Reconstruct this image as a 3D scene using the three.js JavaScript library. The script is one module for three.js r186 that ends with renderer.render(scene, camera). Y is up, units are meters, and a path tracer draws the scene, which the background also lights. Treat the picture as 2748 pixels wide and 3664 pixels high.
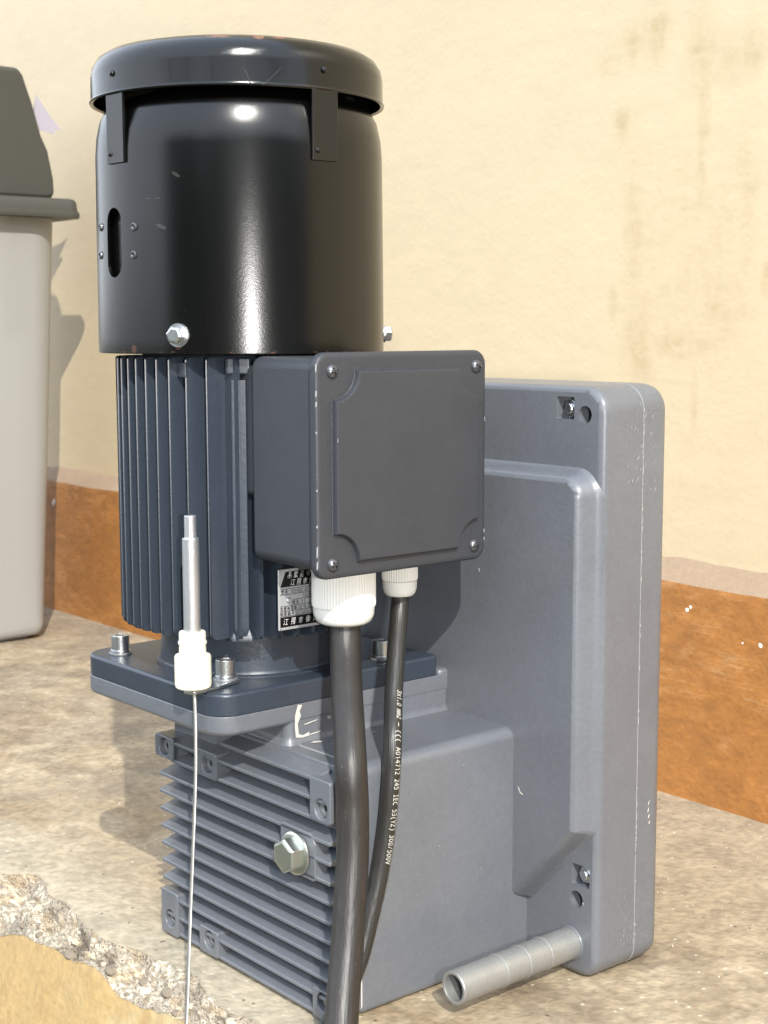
import * as THREE from 'three';
import { mergeGeometries } from 'three/addons/utils/BufferGeometryUtils.js';
import { Brush, Evaluator, SUBTRACTION } from 'three-bvh-csg';

// ───────────────────────── camera, sky, sun, exposure ─────────────────────────
const scene = new THREE.Scene();
const D2R = Math.PI / 180;
const camera = new THREE.PerspectiveCamera(38.1, 0.75, 0.05, 200);
{
  const ya = 49.847 * D2R, pi = 7.1142 * D2R, ro = -0.1376 * D2R;
  const fw = new THREE.Vector3(Math.cos(ya) * Math.cos(pi), -Math.sin(pi), -Math.sin(ya) * Math.cos(pi));
  const rt = new THREE.Vector3(Math.sin(ya), 0, Math.cos(ya));
  const up = new THREE.Vector3().crossVectors(rt, fw);
  camera.up.copy(up.multiplyScalar(Math.cos(ro)).addScaledVector(rt, -Math.sin(ro)));
  camera.position.set(-0.582, 0.4573, 0.8363);
  camera.lookAt(camera.position.clone().add(fw));
}
camera.focus = 1.02; camera.userData.fStop = 20;
const SUN = new THREE.Vector3(0.3675, -0.6756, -0.639).normalize();   // the way the light travels
{
  const W = 256, H = 128, a = new Float32Array(W * H * 4);
  for (let j = 0; j < H; j++) for (let i = 0; i < W; i++) {
    const el = ((j + 0.5) / H - 0.5) * Math.PI, s = Math.max(0, Math.sin(el));
    const t = Math.pow(s, 0.55), k = 4 * (j * W + i);
    a[k] = 1.55 + (1.25 - 1.55) * t; a[k + 1] = 1.62 + (1.46 - 1.62) * t; a[k + 2] = 1.68 + (1.8 - 1.68) * t; a[k + 3] = 1;
    if (el < 0) { a[k] = 0.25; a[k + 1] = 0.23; a[k + 2] = 0.2; }
  }
  const sky = new THREE.DataTexture(a, W, H, THREE.RGBAFormat, THREE.FloatType);
  sky.mapping = THREE.EquirectangularReflectionMapping; sky.magFilter = THREE.LinearFilter; sky.minFilter = THREE.LinearFilter; sky.needsUpdate = true;
  scene.background = sky; scene.environment = sky;
}
const sun = new THREE.DirectionalLight(new THREE.Color().setRGB(1, 0.96, 0.88), 3.3);
sun.position.copy(SUN).multiplyScalar(-4); sun.target.position.set(0.1, 0.2, -0.2);
sun.castShadow = true; sun.shadow.mapSize.set(4096, 4096); sun.shadow.radius = 1;
Object.assign(sun.shadow.camera, { left: -2.5, right: 2.5, top: 2.5, bottom: -2.5, near: 0.1, far: 12 });
scene.add(sun, sun.target);
// the photographer's flash, beside the lens of the upright-held camera: its glare stands on the black cover and its shadow beside the rope
const flashAt = new THREE.Vector3(0.764, 0, 0.645).multiplyScalar(0.13).add(camera.position).add(new THREE.Vector3(0, -0.02, 0));
const flash = new THREE.PointLight(new THREE.Color().setRGB(1, 0.98, 0.95), 1.6);
flash.position.copy(flashAt); flash.castShadow = true; flash.shadow.radius = 0.7; flash.shadow.mapSize.set(2048, 2048); flash.shadow.camera.near = 0.05;
scene.add(flash);
const renderer = new THREE.WebGLRenderer({ antialias: true });
renderer.toneMapping = THREE.LinearToneMapping;
renderer.toneMappingExposure = 1.42;
renderer.shadowMap.enabled = true;

// ───────────────────────── helpers ─────────────────────────
let seed = 7;
const rnd = () => { seed = (seed * 1664525 + 1013904223) >>> 0; return seed / 4294967296; };
const rr = (a, b) => a + (b - a) * rnd();
const hash = (x, y, s) => { let h = (x * 374761393 + y * 668265263 + s * 974711) | 0; h = Math.imul(h ^ (h >>> 13), 1274126177); return ((h ^ (h >>> 16)) >>> 0) / 4294967296; };
function vnoise(x, y, p, s) {
  const xi = Math.floor(x), yi = Math.floor(y), fx = x - xi, fy = y - yi, m = (v) => ((v % p) + p) % p;
  const u = fx * fx * (3 - 2 * fx), v = fy * fy * (3 - 2 * fy);
  const a = hash(m(xi), m(yi), s), b = hash(m(xi + 1), m(yi), s), c = hash(m(xi), m(yi + 1), s), d = hash(m(xi + 1), m(yi + 1), s);
  return a + (b - a) * u + (c - a) * v + (a - b - c + d) * u * v;
}
function fbm(u, v, f, oct, s, gain = 0.5) {            // u, v in 0..1, tiles
  let t = 0, a = 1, n = 0;
  for (let o = 0; o < oct; o++) { t += a * vnoise(u * f, v * f, f, s + o); n += a; a *= gain; f *= 2; }
  return t / n;
}
const sstep = (a, b, x) => { const t = Math.min(1, Math.max(0, (x - a) / (b - a))); return t * t * (3 - 2 * t); };
function dataTex(w, h, fn, srgb, rep) {
  const d = new Uint8Array(w * h * 4);
  for (let j = 0; j < h; j++) for (let i = 0; i < w; i++) {
    const c = fn(i / w, j / h), k = 4 * (j * w + i);
    if (typeof c === 'number') { d[k] = d[k + 1] = d[k + 2] = Math.max(0, Math.min(255, c * 255)); } else for (let q = 0; q < 3; q++) d[k + q] = Math.max(0, Math.min(255, c[q] * 255));
    d[k + 3] = 255;
  }
  const t = new THREE.DataTexture(d, w, h); t.magFilter = THREE.LinearFilter; t.minFilter = THREE.LinearMipmapLinearFilter; t.generateMipmaps = true;
  t.wrapS = t.wrapT = THREE.RepeatWrapping; if (srgb) t.colorSpace = THREE.SRGBColorSpace; if (rep) t.repeat.set(rep, rep); t.needsUpdate = true;
  return t;
}
function canvasTex(w, h, draw, srgb = true) {
  const c = document.createElement('canvas'); c.width = w; c.height = h; draw(c.getContext('2d'), w, h);
  const t = new THREE.CanvasTexture(c); t.magFilter = THREE.LinearFilter; if (srgb) t.colorSpace = THREE.SRGBColorSpace; t.wrapS = t.wrapT = THREE.RepeatWrapping;
  return t;
}
const again = (t, r, r2) => { const c = t.clone(); c.repeat.set(r, r2 ?? r); c.needsUpdate = true; return c; };
const lin = (r, g, b) => new THREE.Color().setRGB(r, g, b);

function boxUV(g) {                                     // uv in metres, by the way each triangle points
  const p = g.attributes.position, uv = new Float32Array(p.count * 2), A = new THREE.Vector3(), B = new THREE.Vector3(), C = new THREE.Vector3(), n = new THREE.Vector3();
  for (let i = 0; i < p.count; i += 3) {
    A.fromBufferAttribute(p, i); B.fromBufferAttribute(p, i + 1); C.fromBufferAttribute(p, i + 2);
    n.crossVectors(B.clone().sub(A), C.clone().sub(A)); const x = Math.abs(n.x), y = Math.abs(n.y), z = Math.abs(n.z);
    [A, B, C].forEach((v, k) => {
      const o = 2 * (i + k);
      if (x >= y && x >= z) { uv[o] = v.z; uv[o + 1] = v.y; } else if (y >= z) { uv[o] = v.x; uv[o + 1] = v.z; } else { uv[o] = v.x; uv[o + 1] = v.y; }
    });
  }
  g.setAttribute('uv', new THREE.BufferAttribute(uv, 2)); return g;
}
function softNormals(g, crease) {                         // corner normals weighted by area, so that flats stay flat and only the rims bend
  const p = g.attributes.position, n = p.count, fn = new Float32Array(n), A = new THREE.Vector3(), B = new THREE.Vector3(), C = new THREE.Vector3(), map = new Map(), key = new Array(n), unit = new Float32Array(n);
  for (let i = 0; i < n; i += 3) {
    A.fromBufferAttribute(p, i); B.fromBufferAttribute(p, i + 1).sub(A); C.fromBufferAttribute(p, i + 2).sub(A); B.cross(C); fn[i] = B.x; fn[i + 1] = B.y; fn[i + 2] = B.z; B.normalize(); unit[i] = B.x; unit[i + 1] = B.y; unit[i + 2] = B.z;
    for (let k = 0; k < 3; k++) { const q = key[i + k] = Math.round(p.getX(i + k) * 5e5) + ',' + Math.round(p.getY(i + k) * 5e5) + ',' + Math.round(p.getZ(i + k) * 5e5); const l = map.get(q); l ? l.push(i) : map.set(q, [i]); }
  }
  const cos = Math.cos(crease * D2R), out = new Float32Array(n * 3);
  for (let i = 0; i < n; i += 3) for (let k = 0; k < 3; k++) {
    let x = 0, y = 0, z = 0; for (const f of map.get(key[i + k])) if (unit[i] * unit[f] + unit[i + 1] * unit[f + 1] + unit[i + 2] * unit[f + 2] > cos) { x += fn[f]; y += fn[f + 1]; z += fn[f + 2]; }
    const l = Math.hypot(x, y, z) || 1, o = 3 * (i + k); out[o] = x / l; out[o + 1] = y / l; out[o + 2] = z / l;
  }
  g.setAttribute('normal', new THREE.BufferAttribute(out, 3)); return g;
}
function finish(g, crease = 40) {
  let h = g.index ? g.toNonIndexed() : g;
  for (const k of Object.keys(h.attributes)) if (k !== 'position') h.deleteAttribute(k);
  return boxUV(softNormals(h, crease));
}
function roundedPoly(V, R, inset) {
  const n = V.length, ar = V.reduce((s, p, i) => s + p[0] * V[(i + 1) % n][1] - V[(i + 1) % n][0] * p[1], 0);
  const vs = ar < 0 ? V.slice().reverse() : V, rs = ar < 0 ? R.slice().reverse() : R;
  const E = vs.map((p, i) => { const q = vs[(i + 1) % n], l = Math.hypot(q[0] - p[0], q[1] - p[1]), d = [(q[0] - p[0]) / l, (q[1] - p[1]) / l]; return { o: [p[0] - d[1] * inset, p[1] + d[0] * inset], d }; });
  const P = E.map((e, i) => { const f = E[(i + n - 1) % n], cr = f.d[0] * e.d[1] - f.d[1] * e.d[0]; if (Math.abs(cr) < 1e-6) return e.o.slice(); const t = ((e.o[0] - f.o[0]) * e.d[1] - (e.o[1] - f.o[1]) * e.d[0]) / cr; return [f.o[0] + f.d[0] * t, f.o[1] + f.d[1] * t]; });
  const out = [];
  P.forEach((p, i) => {
    const f = E[(i + n - 1) % n].d, e = E[i].d, cr = f[0] * e[1] - f[1] * e[0], dot = f[0] * e[0] + f[1] * e[1], th = Math.atan2(Math.abs(cr), dot);
    if (!rs[i] || th < 1e-3) { out.push(p); return; }
    const q0 = P[(i + n - 1) % n], q1 = P[(i + 1) % n];
    let r = cr > 0 ? Math.max(rs[i] - inset, rs[i] * 0.15) : rs[i] + inset;
    const lim = 0.499 * Math.min(Math.hypot(p[0] - q0[0], p[1] - q0[1]), Math.hypot(p[0] - q1[0], p[1] - q1[1]));
    const t = Math.min(r * Math.tan(th / 2), lim); r = t / Math.tan(th / 2);
    const s = Math.sign(cr), c = [p[0] - f[0] * t - f[1] * r * s, p[1] - f[1] * t + f[0] * r * s], a0 = Math.atan2(p[1] - f[1] * t - c[1], p[0] - f[0] * t - c[0]);
    for (let k = 0; k <= 7; k++) { const a = a0 + s * th * k / 7; out.push([c[0] + r * Math.cos(a), c[1] + r * Math.sin(a)]); }
  });
  return out;
}
// a body swept along one axis between depth levels, each level the outline drawn in by an inset
function slabRaw(V, R, levels, axis) {
  if (typeof R === 'number') R = V.map(() => R);
  const L = levels.map(([d, i]) => ({ d, p: roundedPoly(V, R, i) })), n = L[0].p.length, pos = [];
  const at = (l, k) => { const [a, b] = L[l].p[k], d = L[l].d; return axis === 'x' ? [d, b, a] : axis === 'y' ? [a, d, b] : [a, b, d]; };
  const tri = (a, b, c) => pos.push(...a, ...b, ...c);
  for (let l = 0; l + 1 < L.length; l++) for (let k = 0; k < n; k++) { const m = (k + 1) % n; tri(at(l, k), at(l, m), at(l + 1, m)); tri(at(l, k), at(l + 1, m), at(l + 1, k)); }
  for (const [l, f] of [[0, 1], [L.length - 1, 0]]) for (const t of THREE.ShapeUtils.triangulateShape(L[l].p.map((p) => new THREE.Vector2(...p)), [])) f ? tri(at(l, t[0]), at(l, t[2]), at(l, t[1])) : tri(at(l, t[0]), at(l, t[1]), at(l, t[2]));
  let vol = 0;
  for (let i = 0; i < pos.length; i += 9) vol += pos[i] * (pos[i + 4] * pos[i + 8] - pos[i + 5] * pos[i + 7]) - pos[i + 1] * (pos[i + 3] * pos[i + 8] - pos[i + 5] * pos[i + 6]) + pos[i + 2] * (pos[i + 3] * pos[i + 7] - pos[i + 4] * pos[i + 6]);
  if (vol < 0) for (let i = 0; i < pos.length; i += 9) for (let q = 0; q < 3; q++) { const t = pos[i + 3 + q]; pos[i + 3 + q] = pos[i + 6 + q]; pos[i + 6 + q] = t; }
  const g = new THREE.BufferGeometry(); g.setAttribute('position', new THREE.Float32BufferAttribute(pos, 3)); return g;
}
const slab = (V, R, levels, axis, crease = 40) => finish(slabRaw(V, R, levels, axis), crease);
function round(d0, d1, r0, r1 = r0, n = 4) {             // levels with rounded rims
  const s = Math.sign(d1 - d0), o = [];
  if (r0) for (let k = 0; k <= n; k++) { const a = k / n * Math.PI / 2; o.push([d0 + s * r0 * (1 - Math.sin(a)), r0 * (1 - Math.cos(a))]); }
  else o.push([d0, 0]);
  if (r0) { o.length = 0; for (let k = 0; k <= n; k++) { const a = k / n * Math.PI / 2; o.push([d0 + s * r0 * (1 - Math.cos(a)), r0 * (1 - Math.sin(a))]); } }
  if (r1) for (let k = n; k >= 0; k--) { const a = k / n * Math.PI / 2; o.push([d1 - s * r1 * (1 - Math.cos(a)), r1 * (1 - Math.sin(a))]); } else o.push([d1, 0]);
  return o;
}
const rect = (a0, a1, b0, b1) => [[a0, b0], [a1, b0], [a1, b1], [a0, b1]];
const box = (x0, x1, y0, y1, z0, z1, r = 0.001, rc = r) => slab(rect(x0, x1, z0, z1), rc, round(y0, y1, r), 'y');
function lathe(pts, seg = 64) { const g = new THREE.LatheGeometry(pts.map((p) => new THREE.Vector2(p[0], p[1])), seg); g.deleteAttribute('normal'); const h = finish(g, 35); return h; }
const cyl = (r, y0, y1, seg = 24, b = 0.0006) => lathe([[0, y0], [r - b, y0], [r, y0 + b], [r, y1 - b], [r - b, y1], [0, y1]], seg);
function part(name, geo, mat, parent) {
  const g = Array.isArray(geo) ? mergeGeometries(geo) : geo, m = new THREE.Mesh(g, mat); m.name = name; m.castShadow = m.receiveShadow = true; parent.add(m); return m;
}
const used = {};
function numbered(n) { used[n] = (used[n] ?? -1) + 1; return used[n] ? n + '_' + String(used[n]).padStart(3, '0') : n; }
function thing(name, label, category, group) { const o = new THREE.Group(); o.name = numbered(name); o.userData = { label, category }; if (group) o.userData.group = group; scene.add(o); return o; }
function tag(o, label, category, group) { o.userData.label = label; o.userData.category = category; if (group) o.userData.group = group; return o; }
const place = (g, x, y, z) => { g.translate(x, y, z); return g; };
const towardMinusX = (g) => g.rotateZ(Math.PI / 2);     // +y becomes -x
const towardPlusZ = (g) => g.rotateX(Math.PI / 2);      // +y becomes +z
const spline = (pts) => new THREE.CatmullRomCurve3(pts.map((p) => new THREE.Vector3(...p)), false, 'centripetal');

// ───────────────────────── surfaces ─────────────────────────
const peel = dataTex(512, 512, (u, v) => 0.6 * fbm(u, v, 32, 3, 11) + 0.4 * fbm(u, v, 96, 2, 17), false);
const grit = dataTex(512, 512, (u, v) => fbm(u, v, 64, 3, 31), false);
const mottle = dataTex(512, 512, (u, v) => { const a = 0.93 + 0.07 * (fbm(u, v, 6, 5, 41) - 0.5) + 0.06 * (fbm(u, v, 90, 2, 43) - 0.5); return [a, a, a]; }, true);
const smear = dataTex(512, 512, (u, v) => 0.75 + 0.5 * (fbm(u, v, 5, 5, 51) - 0.5), false);
const M = {};
M.casting = new THREE.MeshPhysicalMaterial({ color: lin(0.136, 0.145, 0.162), roughness: 0.46, map: again(mottle, 5), bumpMap: again(peel, 11), bumpScale: 0.00015, clearcoat: 0.5, clearcoatRoughness: 0.28 });
M.motor = new THREE.MeshPhysicalMaterial({ color: lin(0.033, 0.043, 0.06), roughness: 0.38, map: again(mottle, 6), bumpMap: again(peel, 14), bumpScale: 0.00012, clearcoat: 0.15, clearcoatRoughness: 0.25 });
M.boxPaint = new THREE.MeshPhysicalMaterial({ color: lin(0.037, 0.041, 0.049), roughness: 0.48, map: again(mottle, 7), bumpMap: again(grit, 30), bumpScale: 0.0001 });
M.black = new THREE.MeshPhysicalMaterial({ color: lin(0.005, 0.005, 0.005), roughness: 0.25, bumpMap: again(peel, 18), bumpScale: 0.00006 });
M.steel = new THREE.MeshPhysicalMaterial({ color: lin(0.62, 0.63, 0.64), metalness: 1, roughness: 0.3, bumpMap: again(grit, 40), bumpScale: 0.00006 });
M.zinc = new THREE.MeshPhysicalMaterial({ color: lin(0.66, 0.67, 0.6), metalness: 1, roughness: 0.34, bumpMap: again(grit, 40), bumpScale: 0.00006 });
M.dullSteel = new THREE.MeshPhysicalMaterial({ color: lin(0.24, 0.245, 0.25), metalness: 0.55, roughness: 0.42, bumpMap: again(grit, 60), bumpScale: 0.0001 });
M.galv = new THREE.MeshPhysicalMaterial({ color: lin(0.36, 0.36, 0.345), metalness: 0.55, roughness: 0.46, map: again(mottle, 11), bumpMap: again(grit, 20), bumpScale: 0.0001 });
M.alu = new THREE.MeshPhysicalMaterial({ color: lin(0.66, 0.67, 0.68), metalness: 0.85, roughness: 0.4, map: again(mottle, 20, 3), bumpMap: again(grit, 60, 5), bumpScale: 0.0001 });
M.screwDark = new THREE.MeshPhysicalMaterial({ color: lin(0.12, 0.12, 0.13), metalness: 0.7, roughness: 0.3 });
M.nylon = new THREE.MeshPhysicalMaterial({ color: lin(0.72, 0.71, 0.67), roughness: 0.38 });
M.ivory = new THREE.MeshPhysicalMaterial({ color: lin(0.8, 0.77, 0.62), roughness: 0.42 });
M.brown = new THREE.MeshStandardMaterial({ color: lin(0.28, 0.17, 0.11), roughness: 0.8 });
M.chip = new THREE.MeshStandardMaterial({ color: lin(0.5, 0.48, 0.44), roughness: 0.7 });
M.scuff = new THREE.MeshStandardMaterial({ color: lin(0.25, 0.25, 0.25), roughness: 0.75 });

// ───────────────────────── pavement ─────────────────────────
const GX0 = -0.12, GZ0 = -1.85, GS = 2.2;                 // the ground map's corner and side in metres
const groundTex = dataTex(2048, 2048, (u, v) => {
  const x = GX0 + u * GS, z = GZ0 + v * GS;
  const a = fbm(u, v, 11, 7, 61, 0.58), b = fbm((u * 2) % 1, v, 22, 6, 71, 0.6), c = fbm(u, v, 70, 5, 81, 0.65), d = fbm(u, v, 420, 2, 91), e = fbm(u, v, 6, 7, 101, 0.6);
  const brown = sstep(0.48, 0.64, a * 0.65 + b * 0.35), grey = sstep(0.5, 0.64, 0.55 * e + 0.45 * b), pale = sstep(0.5, 0.66, e * 0.3 + c * 0.35 + a * 0.35);
  let r = 0.70, g = 0.635, bl = 0.53;
  const mix = (R, G, B, t) => { r += (R - r) * t; g += (G - g) * t; bl += (B - bl) * t; };
  mix(0.62, 0.52, 0.38, brown * 0.6); mix(0.55, 0.51, 0.45, grey * 0.42); mix(0.78, 0.73, 0.63, pale * 0.5);
  // the trowelled border along the broken edge is a paler cement than the floor behind it
  mix(0.77, 0.73, 0.64, 0.7 * sstep(0.05, -0.03, x + 0.05 * (b - 0.5)));
  const k = 1 + 0.24 * (c - 0.5) + 0.24 * (d - 0.5); r *= k; g *= k; bl *= k;
  const sp = hash(Math.floor(u * 1024), Math.floor(v * 1024), 5), gate = fbm(u, v, 24, 3, 111);
  if (sp > 0.9965 && gate > 0.5) mix(0.93, 0.9, 0.82, 0.8); else if (sp < 0.0025 && gate < 0.5) mix(0.3, 0.25, 0.2, 0.7);
  return [r, g, bl];
}, true);
groundTex.wrapS = groundTex.wrapT = THREE.MirroredRepeatWrapping;
const groundBump = dataTex(1024, 1024, (u, v) => 0.5 * fbm(u, v, 40, 5, 121) + 0.5 * fbm(u, v, 160, 3, 131), false);
groundBump.wrapS = groundBump.wrapT = THREE.RepeatWrapping;
M.pavement = new THREE.MeshStandardMaterial({ map: groundTex, color: lin(0.7, 0.69, 0.68), roughness: 0.78, bumpMap: again(groundBump, 4), bumpScale: 0.0016 });
const upperPts = [[-3, -0.064], [-0.34, -0.064], [-0.3, -0.062], [-0.2825, -0.0454], [-0.27, -0.0308], [-0.2266, -0.0422], [-0.1876, -0.0454], [-0.1528, -0.0511], [-0.1278, -0.0572], [-0.0973, -0.0514], [-0.0553, -0.0431], [-0.0223, -0.0358], [0.0025, -0.0444], [0.0261, -0.0526], [0.06, -0.047], [0.1, -0.058], [0.14, -0.064], [3, -0.064]];
const lowerPts = [[-3, -0.004], [-0.36, -0.004], [-0.2675, -0.0435], [-0.2252, -0.025], [-0.1914, -0.0242], [-0.1495, -0.0226], [-0.109, -0.0178], [-0.074, -0.026], [-0.02, -0.019], [0.0117, -0.013], [0.08, -0.012], [0.14, -0.004], [3, -0.004]];
const interp = (P, t) => { for (let i = 0; i + 1 < P.length; i++) if (t <= P[i + 1][0]) { const k = (t - P[i][0]) / (P[i + 1][0] - P[i][0]); return P[i][1] + (P[i + 1][1] - P[i][1]) * k; } return P[P.length - 1][1]; };
const zs = []; for (let z = -2.6; z < -0.4; z += 0.05) zs.push(z); for (let z = -0.4; z < 0.2; z += 0.0022) zs.push(z); for (let z = 0.2; z < 1.8; z += 0.05) zs.push(z);
const broken = (z) => sstep(-0.33, -0.29, z) * (1 - sstep(0.09, 0.13, z));
const xUp = (z) => interp(upperPts, z) + broken(z) * (0.006 * (fbm(z + 5, 0.3, 40, 3, 201) - 0.5) + 0.005 * (fbm(z + 5, 0.7, 150, 2, 203) - 0.5));
const yLow = (z) => interp(lowerPts, z) + broken(z) * 0.01 * (fbm(z + 5, 0.1, 50, 3, 207) - 0.5);
function grid(rows, uvOf) {                                // rows of points along the kerb
  const n = rows[0].length, pos = [], uv = [], idx = [];
  rows.forEach((r) => r.forEach((p) => { pos.push(...p); uv.push(...uvOf(p)); }));
  for (let i = 0; i + 1 < rows.length; i++) for (let j = 0; j + 1 < n; j++) { const a = i * n + j; idx.push(a, a + 1, a + n, a + 1, a + n + 1, a + n); }
  const g = new THREE.BufferGeometry(); g.setAttribute('position', new THREE.Float32BufferAttribute(pos, 3)); g.setAttribute('uv', new THREE.Float32BufferAttribute(uv, 2)); g.setIndex(idx); g.computeVertexNormals(); return g;
}
const gUV = (p) => [(p[0] - GX0) / GS, (p[2] - GZ0) / GS];
const pavement = part('pavement', grid(zs.map((z) => { const x = xUp(z), r = [[x, 0, z]]; for (const q of [0.004, 0.012, 0.03, 0.08, 0.2, 0.4]) r.push([x + q, 0, z]); r.push([0.62, 0, z]); return r; }), gUV), M.pavement, scene);
pavement.userData.kind = 'structure'; pavement.userData.label = 'worn tan cement pavement under the hoist with a broken front edge';
// broken edge: rubble concrete between the pavement's lip and the painted step
const rubbleTex = dataTex(1024, 1024, (u, v) => {
  const a = fbm(u, v, 18, 5, 301), b = fbm(u, v, 70, 4, 303), c = fbm(u, v, 8, 4, 305);
  let r = 0.78, g = 0.72, bl = 0.63; const mix = (R, G, B, t) => { r += (R - r) * t; g += (G - g) * t; bl += (B - bl) * t; };
  mix(0.9, 0.85, 0.76, sstep(0.5, 0.65, b)); mix(0.76, 0.66, 0.52, sstep(0.52, 0.68, a) * 0.55); mix(0.42, 0.37, 0.31, sstep(0.54, 0.64, c * 0.5 + b * 0.5) * 0.85);
  const k = 1 + 0.6 * (b - 0.5); return [r * k, g * k, bl * k];
}, true);
M.rubble = new THREE.MeshStandardMaterial({ map: again(rubbleTex, 5), color: lin(0.72, 0.72, 0.72), roughness: 0.92, bumpMap: again(groundBump, 6), bumpScale: 0.004 });
const zk = zs.filter((z) => z > -0.45 && z < 0.25);
const rub = zk.map((z) => {
  const x0 = xUp(z), y1 = yLow(z), r = [], n = 22, b = broken(z);
  for (let k = 0; k <= n; k++) {
    const s = k / n, e = Math.sin(Math.PI * s), u = (z + 1) / 2, v = s * 0.03;
    const nz = (fbm(u, v, 60, 4, 401, 0.6) - 0.5) * 0.02 + (fbm(u, v * 1.2, 190, 3, 403, 0.6) - 0.5) * 0.009;
    r.push([x0 + (-0.068 - x0) * s - b * e * nz * 0.6 - (k === 0 ? -0.001 : 0), y1 * (b > 0.5 ? Math.pow(s, 1.25) : s * s) - (k ? 0 : -0.0002) + b * (e * nz - 0.003 * Math.min(1, s * 6) * (1 - s)), z]);
  }
  return r;
});
part('broken_edge', grid(rub.map((r) => r.slice().reverse()), (p) => [p[2], p[0] + p[1]]), M.rubble, pavement);
const stones = [];
const stoneSpots = [[-0.246, 0.35, 0.0042, 0], [-0.225, 0.3, 0.003, 0], [-0.295, 0.5, 0.007, 1], [-0.062, 0.42, 0.005, 0], [-0.026, 0.5, 0.006, 0], [-0.15, 0.8, 0.006, 0], [-0.21, 0.62, 0.003, 0]];
for (let i = 0; i < 26; i++) stoneSpots.push([rr(-0.29, 0.08), rr(0.15, 0.9), rr(0.0018, 0.0048), i % 3 ? 2 : 0]);
M.stones = [lin(0.22, 0.18, 0.13), lin(0.5, 0.27, 0.2), lin(0.5, 0.42, 0.3)].map((c) => new THREE.MeshStandardMaterial({ color: c, roughness: 0.85, bumpMap: again(grit, 8), bumpScale: 0.002 }));
for (const [z, s, r, k] of stoneSpots) {
  const row = rub[Math.round((z + 0.4) / 0.0022) + zk.findIndex((q) => q >= -0.4 - 1e-6)] ?? rub[0], p = row[Math.round(s * 22)];
  const g = new THREE.IcosahedronGeometry(r, 1), q = g.attributes.position;
  for (let i = 0; i < q.count; i++) { const h = 0.8 + 0.35 * fbm((q.getX(i) / r + 1.5) / 3, (q.getY(i) / r + 1.5 + q.getZ(i) / r * 0.37) / 4, 4, 2, 500 + Math.round(z * 1000)); q.setXYZ(i, q.getX(i) * h, q.getY(i) * h * 0.75, q.getZ(i) * h * 1.25); }
  part('stone', place(finish(g, 50), p[0], p[1] - r * 0.25, p[2]), M.stones[k], pavement);
}
{
  const g = new THREE.IcosahedronGeometry(1, 0), n = 260, im = new THREE.InstancedMesh(g, new THREE.MeshStandardMaterial({ color: lin(0.46, 0.42, 0.35), roughness: 0.9 }), n), m = new THREE.Matrix4(), q = new THREE.Quaternion(), e = new THREE.Euler();
  for (let i = 0; i < n; i++) { const right = i < 170, x = right ? rr(0.24, 0.54) : rr(-0.02, 0.5), z = right ? rr(-0.25, 0.25) : rr(-1.1, -0.2), k = 0.0003 + 0.0009 * rnd() ** 2; e.set(rr(0, 6), rr(0, 6), rr(0, 6)); m.compose(new THREE.Vector3(x, k * 0.3, z), q.setFromEuler(e), new THREE.Vector3(k * rr(0.8, 1.8), k * 0.7, k)); im.setMatrixAt(i, m); }
  im.name = 'grit'; im.castShadow = im.receiveShadow = true; im.userData = { kind: 'stuff', label: 'pale grains of grit scattered on the pavement', category: 'grit' }; scene.add(im);
}
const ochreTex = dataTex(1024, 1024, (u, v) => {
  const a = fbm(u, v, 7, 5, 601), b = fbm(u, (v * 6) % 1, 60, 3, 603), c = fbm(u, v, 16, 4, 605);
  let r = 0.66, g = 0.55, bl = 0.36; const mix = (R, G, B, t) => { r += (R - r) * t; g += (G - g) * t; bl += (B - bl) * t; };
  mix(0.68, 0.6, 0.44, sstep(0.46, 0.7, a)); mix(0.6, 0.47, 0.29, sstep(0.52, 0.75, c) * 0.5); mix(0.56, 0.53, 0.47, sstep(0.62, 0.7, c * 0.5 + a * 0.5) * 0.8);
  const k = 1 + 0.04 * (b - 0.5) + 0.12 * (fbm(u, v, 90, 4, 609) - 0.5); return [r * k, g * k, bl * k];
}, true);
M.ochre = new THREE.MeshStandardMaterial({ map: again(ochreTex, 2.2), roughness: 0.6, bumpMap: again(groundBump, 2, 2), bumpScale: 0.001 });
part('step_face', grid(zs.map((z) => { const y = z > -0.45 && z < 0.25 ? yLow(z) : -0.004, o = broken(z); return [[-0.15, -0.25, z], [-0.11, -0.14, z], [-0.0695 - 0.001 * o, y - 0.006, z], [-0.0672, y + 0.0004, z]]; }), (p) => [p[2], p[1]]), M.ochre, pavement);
for (const [a, b, x0] of [[-2.6, -0.45, 0], [0.25, 1.8, 0]]) { const q = zs.filter((z) => z >= a - 0.01 && z <= b + 0.01); part('pavement_lip', grid(q.map((z) => [[-0.0674, -0.0042, z], [-0.0665, -0.0015, z], [-0.0635, 0.0001, z]]), gUV), M.pavement, pavement); }
const soil = part('ground', finish(new THREE.PlaneGeometry(40, 40).rotateX(-Math.PI / 2).translate(-20.12, -0.24, 0)), new THREE.MeshStandardMaterial({ color: lin(0.06, 0.062, 0.035), roughness: 0.95, map: again(mottle, 0.7), bumpMap: again(groundBump, 0.6), bumpScale: 0.02 }), scene);
soil.userData = { kind: 'structure', label: 'dull green brown ground below the step in front of the pavement' };

// ───────────────────────── wall ─────────────────────────
const wall = thing('wall', 'cream painted plaster wall with an orange skirting behind the hoist', 'wall');
const WZ0 = -2.2, WZ1 = 0.9, WY0 = 0.2, WY1 = 1.3;
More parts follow.
